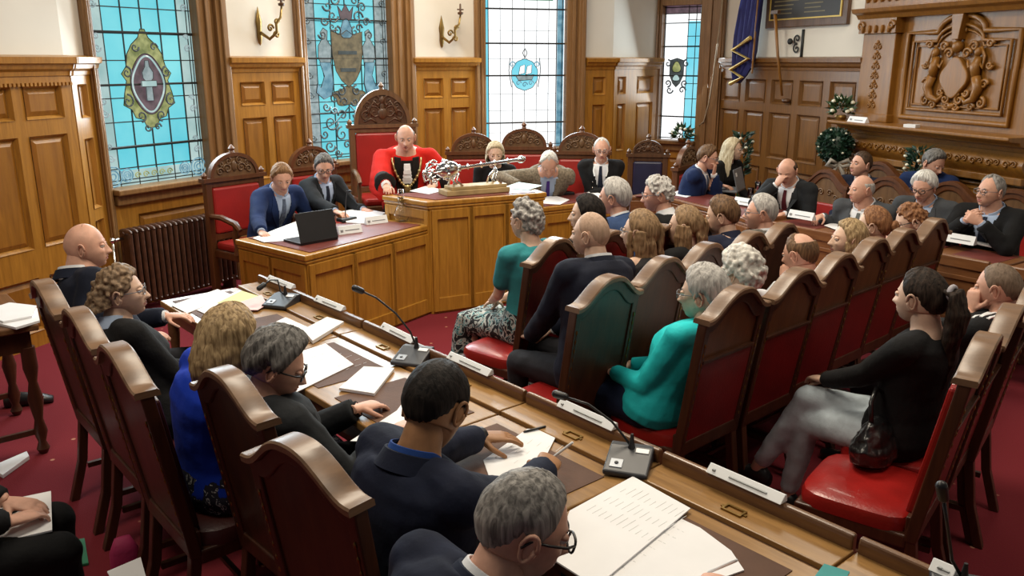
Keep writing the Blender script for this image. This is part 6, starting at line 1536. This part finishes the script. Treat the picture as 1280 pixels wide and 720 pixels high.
def smallmic(px,py,z,rot,label,h=.16):
    p=at(px,py,Z=z); o=empty('small_microphone',p,rot,label,'microphone'); m=MB(); m.prism([(-.09,-.05),(.09,-.05),(.06,.05),(-.06,.05)],0,.03,'z'); m.build('base_unit',BLK,o,bevel=.006)
    m=MB(); m.tube([(0,0,.03),(.0,-.01,h*.6),(-.02,-.05,h),(-.03,-.09,h*1.02)],.005,8); m.build('gooseneck',BLK,o,smooth=True); m=MB(); m.ell((-.034,-.10,h*1.02),(.013,.02,.013)); m.build('microphone_head',BLK,o,smooth=True)
smallmic(432,276,ZC,rc,'black gooseneck microphone behind the black laptop',.26)
smallmic(706,243,.80,.2,'black desk microphone in front of the tan jacket'); 
# ---- mace bench ----
ZB=.982
ppoly([(512,239),(532,233),(556,238),(536,243)],ZB,.003,'white sheet on the bench before the scarlet robe')
ppoly([(628,235),(648,228),(678,232),(660,238)],ZB,.003,'pale blue-tinted sheet right of the mace stand',mat('paper_aqua',(.55,.78,.78),.7))
ppoly([(668,254),(688,243),(712,250),(700,256)],.803,.003,'white sheets on the officers\' desk, left of the microphone')
ppoly([(722,246),(742,240),(768,246),(745,250)],.803,.003,'white sheet on the officers\' desk, right of the microphone')
ed=Vector((.96,.49,0)).normalized(); rb=math.atan2(ed.y,ed.x)
pb=at(593,241,Z=ZB); bk=empty('wooden_stand_book',pb,rb,'thick pale wooden book-shaped block under the mace','block')
m=MB(); m.b2(-.30,.30,-.10,.10,0,.045); m.build('lower_board',mat('pale_wood_block',(.42,.30,.14),.5,noise_amt=.2),bk,bevel=.006)
m=MB(); m.b2(-.25,.28,-.085,.085,.045,.075); m.build('upper_board',MATS['pale_wood_block'],bk,bevel=.006)
mc=empty('ceremonial_mace',pb+Vector((0,0,.075)),rb-.0,'ornate silver mace lying on its stand on the tall bench','mace')
def lz(prof,M0,n=18,mb=None): mb=mb or MB(); mb.lathe(prof,(0,0,0),n); mb.v=[tuple(M0@Vector(v)) for v in mb.v]; return mb
# axis along +x from head (left) to foot (right)
MX=Matrix.Translation((-.36,0,.135))@Matrix.Rotation(R(-4),4,'Y')@Matrix.Rotation(R(90),4,'Y')
lz([(.001,0),(.03,.005),(.055,.04),(.075,.08),(.078,.12),(.062,.17),(.04,.20),(.025,.215),(.034,.225),(.022,.235)],MX).build('mace_head',SILV,mc,auto=True)
sh_=[(.017,.23)]
for k in range(4): z=.30+k*.13; sh_+=[(.014,z-.012),(.028,z),(.014,z+.012)]
sh_+=[(.014,.78),(.030,.80),(.034,.83),(.018,.86),(.001,.87)]
lz(sh_,MX).build('mace_shaft',SILV,mc,auto=True)
m=MB()
for k in range(8):
    a=2*PI*k/8; pts=[Vector((.075*cos(a),.075*sin(a),.02)),Vector((.095*cos(a),.095*sin(a),-.01)),Vector((.085*cos(a),.085*sin(a),-.05)),Vector((.04*cos(a),.04*sin(a),-.075)),Vector((0,0,-.08))]
    m.tube([MX@p for p in pts],.008,6)
    m.ell(MX@Vector((.080*cos(a+.4),.080*sin(a+.4),.09)),(.018,.018,.018),n=8,k=6)
m.ell(MX@Vector((0,0,-.10)),(.022,.022,.022)); m.build('crown_arches',SILV,mc,smooth=True)
for x in(-.17,.20):
    m=MB()
    for s in(-1,1): m.tube([(x,0,.135),(x+.01,s*.03,.10),(x-.02,s*.05,.05),(x+.03,s*.07,0)],[.010,.010,.008,.012],7); m.tube([(x,s*.02,.11),(x-.04,s*.04,.06),(x-.05,s*.06,.0)],[.008,.008,.010],6)
    m.build('claw_support',SILV,mc,smooth=True)
m=MB()
for s in(-1,1): m.tube([(-.40,s*.05,.16),(-.44,s*.08,.10),(-.43,s*.08,.04),(-.40,s*.05,.06)],[.010,.012,.010,.006],7)
m.build('scroll_handle',SILV,mc,smooth=True)
# ---- corner table and councillor desks ----
laptop(925,239,facing(-.88,.48),GREY,'grey laptop with a white sticker on the corner table',z=.80,stk=True)
ppoly([(836,243),(852,237),(873,242),(858,247)],.803,.003,'white sheet on the corner table, left of the laptop')
for i,(px,py,l) in enumerate([(938,246,'nearest'),(947,238,'left one'),(956,240,'middle one'),(964,246,'right one'),(951,247,'front one')]):
    p=at(px,py,Z=.80); o=MB(); o.lathe([(.001,0),(.028,0),(.033,.09),(.030,.09),(.026,.006),(.001,.006)],n=16); tag(o.build('drinking_glass',GLASS,loc=p,smooth=True),'clear drinking glass beside the grey laptop, %s of the cluster'%l,'glass','drinking glasses beside the grey laptop')
for px,py,l in ((932,262,'left of the person covering the face'),(1002,279,'in front of the person covering the face'),(1198,309,'by the open binder at the right edge')):
    e_=Vector((.59,-.81,0)); tent(px,py-6,math.atan2(e_.y,e_.x),DZ+.052,'white name card '+l,.24)
ppoly([(1186,300),(1216,289),(1228,296),(1212,307)],DZ+.03,.012,'left leaf of the open binder at the right edge',name='binder',cat='binder')
ppoly([(1214,304),(1230,292),(1258,303),(1246,311)],DZ+.03,.010,'right leaf of the open binder at the right edge',name='binder',cat='binder')
ppoly([(1030,282),(1046,277),(1064,283),(1050,289)],DZ+.004,.003,'white sheet before the bald person in profile')
# ---- left side table papers, floor things, corner figure ----
ppoly([(-20,402),(8,383),(47,388),(50,403),(20,412)],.752,.012,'lower stack of papers on the side table',name='paper_stack')
ppoly([(-25,392),(12,380),(46,384),(40,397),(4,404)],.766,.010,'upper white sheets on the side table',name='paper_stack')
ppoly([(-8,583),(33,567),(37,575),(2,599)],.30,.006,'rolled white sheet at the left edge above the carpet',name='paper_stack') if False else ppoly([(-12,588),(34,568),(37,574),(4,598)],.004,.02,'folded white newspaper on the carpet at the left edge',name='newspaper',cat='newspaper')
ppoly([(76,680),(106,675),(111,706),(86,711)],.004,.010,'green booklet with a white corner lying on the carpet',GREEN,name='booklet',cat='booklet')
ppoly([(80,697),(90,694),(94,710),(88,711)],.015,.002,'small white leaflet tucked in the green booklet',name='leaflet',cat='leaflet')
pkt=at(155,690,Z=.15); m=MB(); m.loft([smooth_ring(Vector((0,0,z)),rx,ry,Vector((1,0,0)),Vector((0,1,0)),16) for z,rx,ry in((0,.05,.03),(.05,.06,.04),(.16,.055,.03),(.22,.03,.008))]); tag(m.build('cloth_bag',mat('magenta_cloth',(.38,.02,.10),.7,bump=.3,bscale=30),loc=(pkt.x,pkt.y,0),rot=.6,smooth=True),'small magenta cloth bag on the floor behind the front desk chairs','bag')
sh1=at(36,506,Z=.0); m=MB(); m.loft([smooth_ring(Vector((0,y,h)),w_,h,Vector((1,0,0)),Vector((0,0,1)),14) for y,w_,h in((-.13,.03,.035),(-.08,.037,.05),(0,.04,.042),(.08,.045,.032),(.14,.03,.02))]); tag(m.build('shoe',BLK,loc=sh1,rot=-1.2,smooth=True),'black shoe on the carpet under the side table at the left edge','shoe')
corner=person('person at the lower left corner, only dark trousers and a black shoe in view',(lambda K:Vector((K.x-.36,K.y-.22,1.22)))(at(108,652,Z=.55)),(.85,.53),2,look=(.8,.6),skin_='pink',hair='short',hs=dict(c='brown',t=.012),top=C_BLK,seed=38,legs=C_BLK,rh='lap',lh='lap')
S=corner['kn']; wp=lambda v:Matrix.Rotation(corner['rot'],3,'Z')@v+corner['org']
k=wp((corner['kn']['r']+corner['kn']['l'])/2); pz=k.z+.075
m=MB(); m.b2(-.105,.105,-.148,.148,0,.006); tag(m.build('paper_sheet',PAPER,loc=(k.x-.12,k.y-.02,pz),rot=.5),'white sheets on the lap of the person at the lower left corner','paper')
ppoly([(134,716),(176,698),(186,735),(150,745)],.30,.006,'white sheet low at the bottom edge left of the front desk chairs')
# ---- robe details ----
def robe():
    B=mayor; st_=B['strip']; n_=10
    for s in(-1,1): st_('fur_facing',[(.05+.93*i/n_,s*(.018+.035*(i/n_)),s*(.085+.030*(i/n_))) for i in range(n_+1)],C_FUR,.016,.016,4)
    st_('robe_front',[(.05+.90*i/n_,-.05,.05) for i in range(n_+1)],C_FUR,.008,.008,4)
    for k in range(5): st_('lace_jabot',[(.60+.07*k-.03,-.045+.006*k*.6,.045-.006*k*.6),(.60+.07*k,-.052+.005*k,.052-.005*k),(.60+.07*k+.05,-.028,.028)],PAPER,.030+.004*(k%2),.010,4)
    m=MB(); pts=[]
    for i in range(33):
        t=i/32; a=-1+2*t; s_=.98-.50*(1-a*a)**.8; pts.append(B['drape'](s_,a*.115*(.45+.55*abs(a))+a*.02,.030))
    m.tube(pts,.010,7)
    for i in range(2,31,2): m.ell(pts[i],(.016,.016,.016),n=8,k=5)
    c=m.build('chain_of_office',mat('chain_gold',(.50,.38,.17),.3,metal=.8),B['o'],smooth=True)
    pb_=B['drape'](.44,0,.035); m=MB(); m.ell(pb_,(.035,.014,.045)); m.build('badge',MATS['chain_gold'],c,smooth=True)
    for q in 'rl':
        S,E,T,_=B['arms'][q]; d=(T-E).normalized(); m=MB(); m.tube([T-d*.16,T-d*.10,T-d*.05,T-d*.045,T-d*.09],[.075,.085,.098,.08,.06],14); m.build('fur_cuff',C_FUR,B['o'],smooth=True); m=MB(); m.tube([T-d*.06,T-d*.005],[.045,.042],14); m.build('lace_cuff',PAPER,B['o'],smooth=True)
robe()
# uniform trim
for s in(-1,1): uni['strip']('collar_trim',[(.80,s*.05,s*.066),(.90,s*.062,s*.078),(.97,s*.058,s*.074)],PLATE,.018,.006,2)
for k in range(4):
    for s in(-1,1):
        m=MB(); m.ell(uni['drape'](.30+.12*k,s*.075,.006),(.008,.006,.008),n=8,k=5); m.build('uniform_button',SILV,uni['o'],smooth=True)
# stripes on the black top
m_=PLATE; B=strip_
for k in range(3):
    S,E,T,_=B['arms']['l']; u_=(S-B['bez'](.96)); bb=B['bvh']; rows=[]
    for i in range(9):
        t=-.05+i/8*1.15; c=B['bez'](.96)+u_*t+Vector((0,(-.022+.03*k),.0)); h=bb.ray_cast(c+Vector((0,0,.3)),Vector((0,0,-1)))
        if h[0] is not None: rows.append(h[0]+Vector((0,0,.003)))
    if len(rows)>2:
        q_=MB(); q_.loft([[p+Vector((0,-.007,0)),p+Vector((0,.007,0)),p+Vector((0,.007,-.006)),p+Vector((0,-.007,-.006))] for p in rows]); q_.build('white_stripe',PLATE,B['o'])
# scrunchie on the ponytail
m=MB(); HM=pony['HM']; m.tube([HM@Vector((.024*cos(a),-.128,.044+.024*sin(a))) for a in [2*PI*i/14 for i in range(15)]],.011,8,caps=False); m.build('hair_tie',cloth('scrunchie_grey',(.42,.40,.44)),pony['o'],smooth=True)
# handbag on the empty chair edge
hb=at(1094,574,Z=.49); o=empty('handbag',hb,ROT_ROW+.1,'black leather handbag with silver rings resting on the red seats','handbag')
BAGM=mat('bag_black_leather',(.010,.010,.011),.3,bump=.6,bscale=22,coat=.3)
m=MB(); m.loft([smooth_ring(Vector((0,0,z)),rx,ry,Vector((1,0,0)),Vector((0,1,0)),20) for z,rx,ry in((0,.12,.06),(.03,.17,.085),(.09,.18,.08),(.15,.14,.05),(.19,.11,.02))]); V,F=remesh(m,.008,3); V=wrinkle(V,5,.009,18); A=Acc(); A.add(V,F); link('bag_body',A.mesh('bag_body',[BAGM]),o)
m=MB(); m.tube([(-.09,0,.17),(-.07,.02,.27),(0,.03,.31),(.07,.02,.27),(.09,0,.17)],.010,8); m.build('handle',BAGM,o,smooth=True)
for x in(-.09,.09): m=MB(); m.tube([(x+.018*cos(a),-.012,.165+.018*sin(a)) for a in [2*PI*i/14 for i in range(15)]],.004,6,caps=False); m.build('ring',SILV,o,smooth=True)
# ================= CAMERA, LIGHT =================
cam=bpy.data.cameras.new('camera'); co=bpy.data.objects.new('camera',cam); COL.objects.link(co)
cam.sensor_width=36; cam.lens=36*FP/1280; co.location=(0,0,HC); co.rotation_euler=(R(90)-TH,0,0); cam.clip_start=.05
bpy.context.scene.camera=co
sc=bpy.context.scene
sc.view_settings.view_transform='Standard'; sc.view_settings.look='None'; sc.view_settings.gamma=1; sc.view_settings.use_curve_mapping=False
sc.view_settings.exposure=0.0
wd=bpy.data.worlds.new('world'); sc.world=wd; wd.use_nodes=True
wd.node_tree.nodes['Background'].inputs[0].default_value=(.95,.93,.95,1); wd.node_tree.nodes['Background'].inputs[1].default_value=.07
def area(loc,target,size,power,col,sy=None):
    l=bpy.data.lights.new('room_light','AREA'); l.energy=power; l.color=col; l.size=size
    if sy: l.shape='RECTANGLE'; l.size_y=sy
    o=bpy.data.objects.new('room_light',l); COL.objects.link(o); o.location=loc
    d=Vector(target)-Vector(loc); o.rotation_euler=d.to_track_quat('-Z','Y').to_euler(); return o
warm=(1,.88,.70); cool=(.80,.93,1)
area((0.2,5.0,4.6),(0.2,5.0,0),1.6,165,warm)
area((-2.0,2.2,4.6),(-1.6,2.6,0),1.4,78,warm)
area((2.6,2.6,4.6),(2.2,3.0,0),1.4,60,warm)
area((-0.6,8.6,4.4),(-.6,8.6,0),1.4,110,warm)
area((3.2,7.2,4.4),(3.2,7.2,0),1.2,42,warm)
# daylight from the stained windows
for a,b,c,p in (('w1a','w1b',(-2,0),60),('w2a','w2b',(-2,0),60),('w3a','w3b',(-2,0),90),('n','w4b',(-2,0),30)):
    m=(Pt[a]+Pt[b])/2; d=Vector((0.3,4,0))-m; d.normalize()
    area((m.x+d.x*.35,m.y+d.y*.35,2.4),(m.x+d.x*4,m.y+d.y*4,1.0),.9,p,cool,1.8)
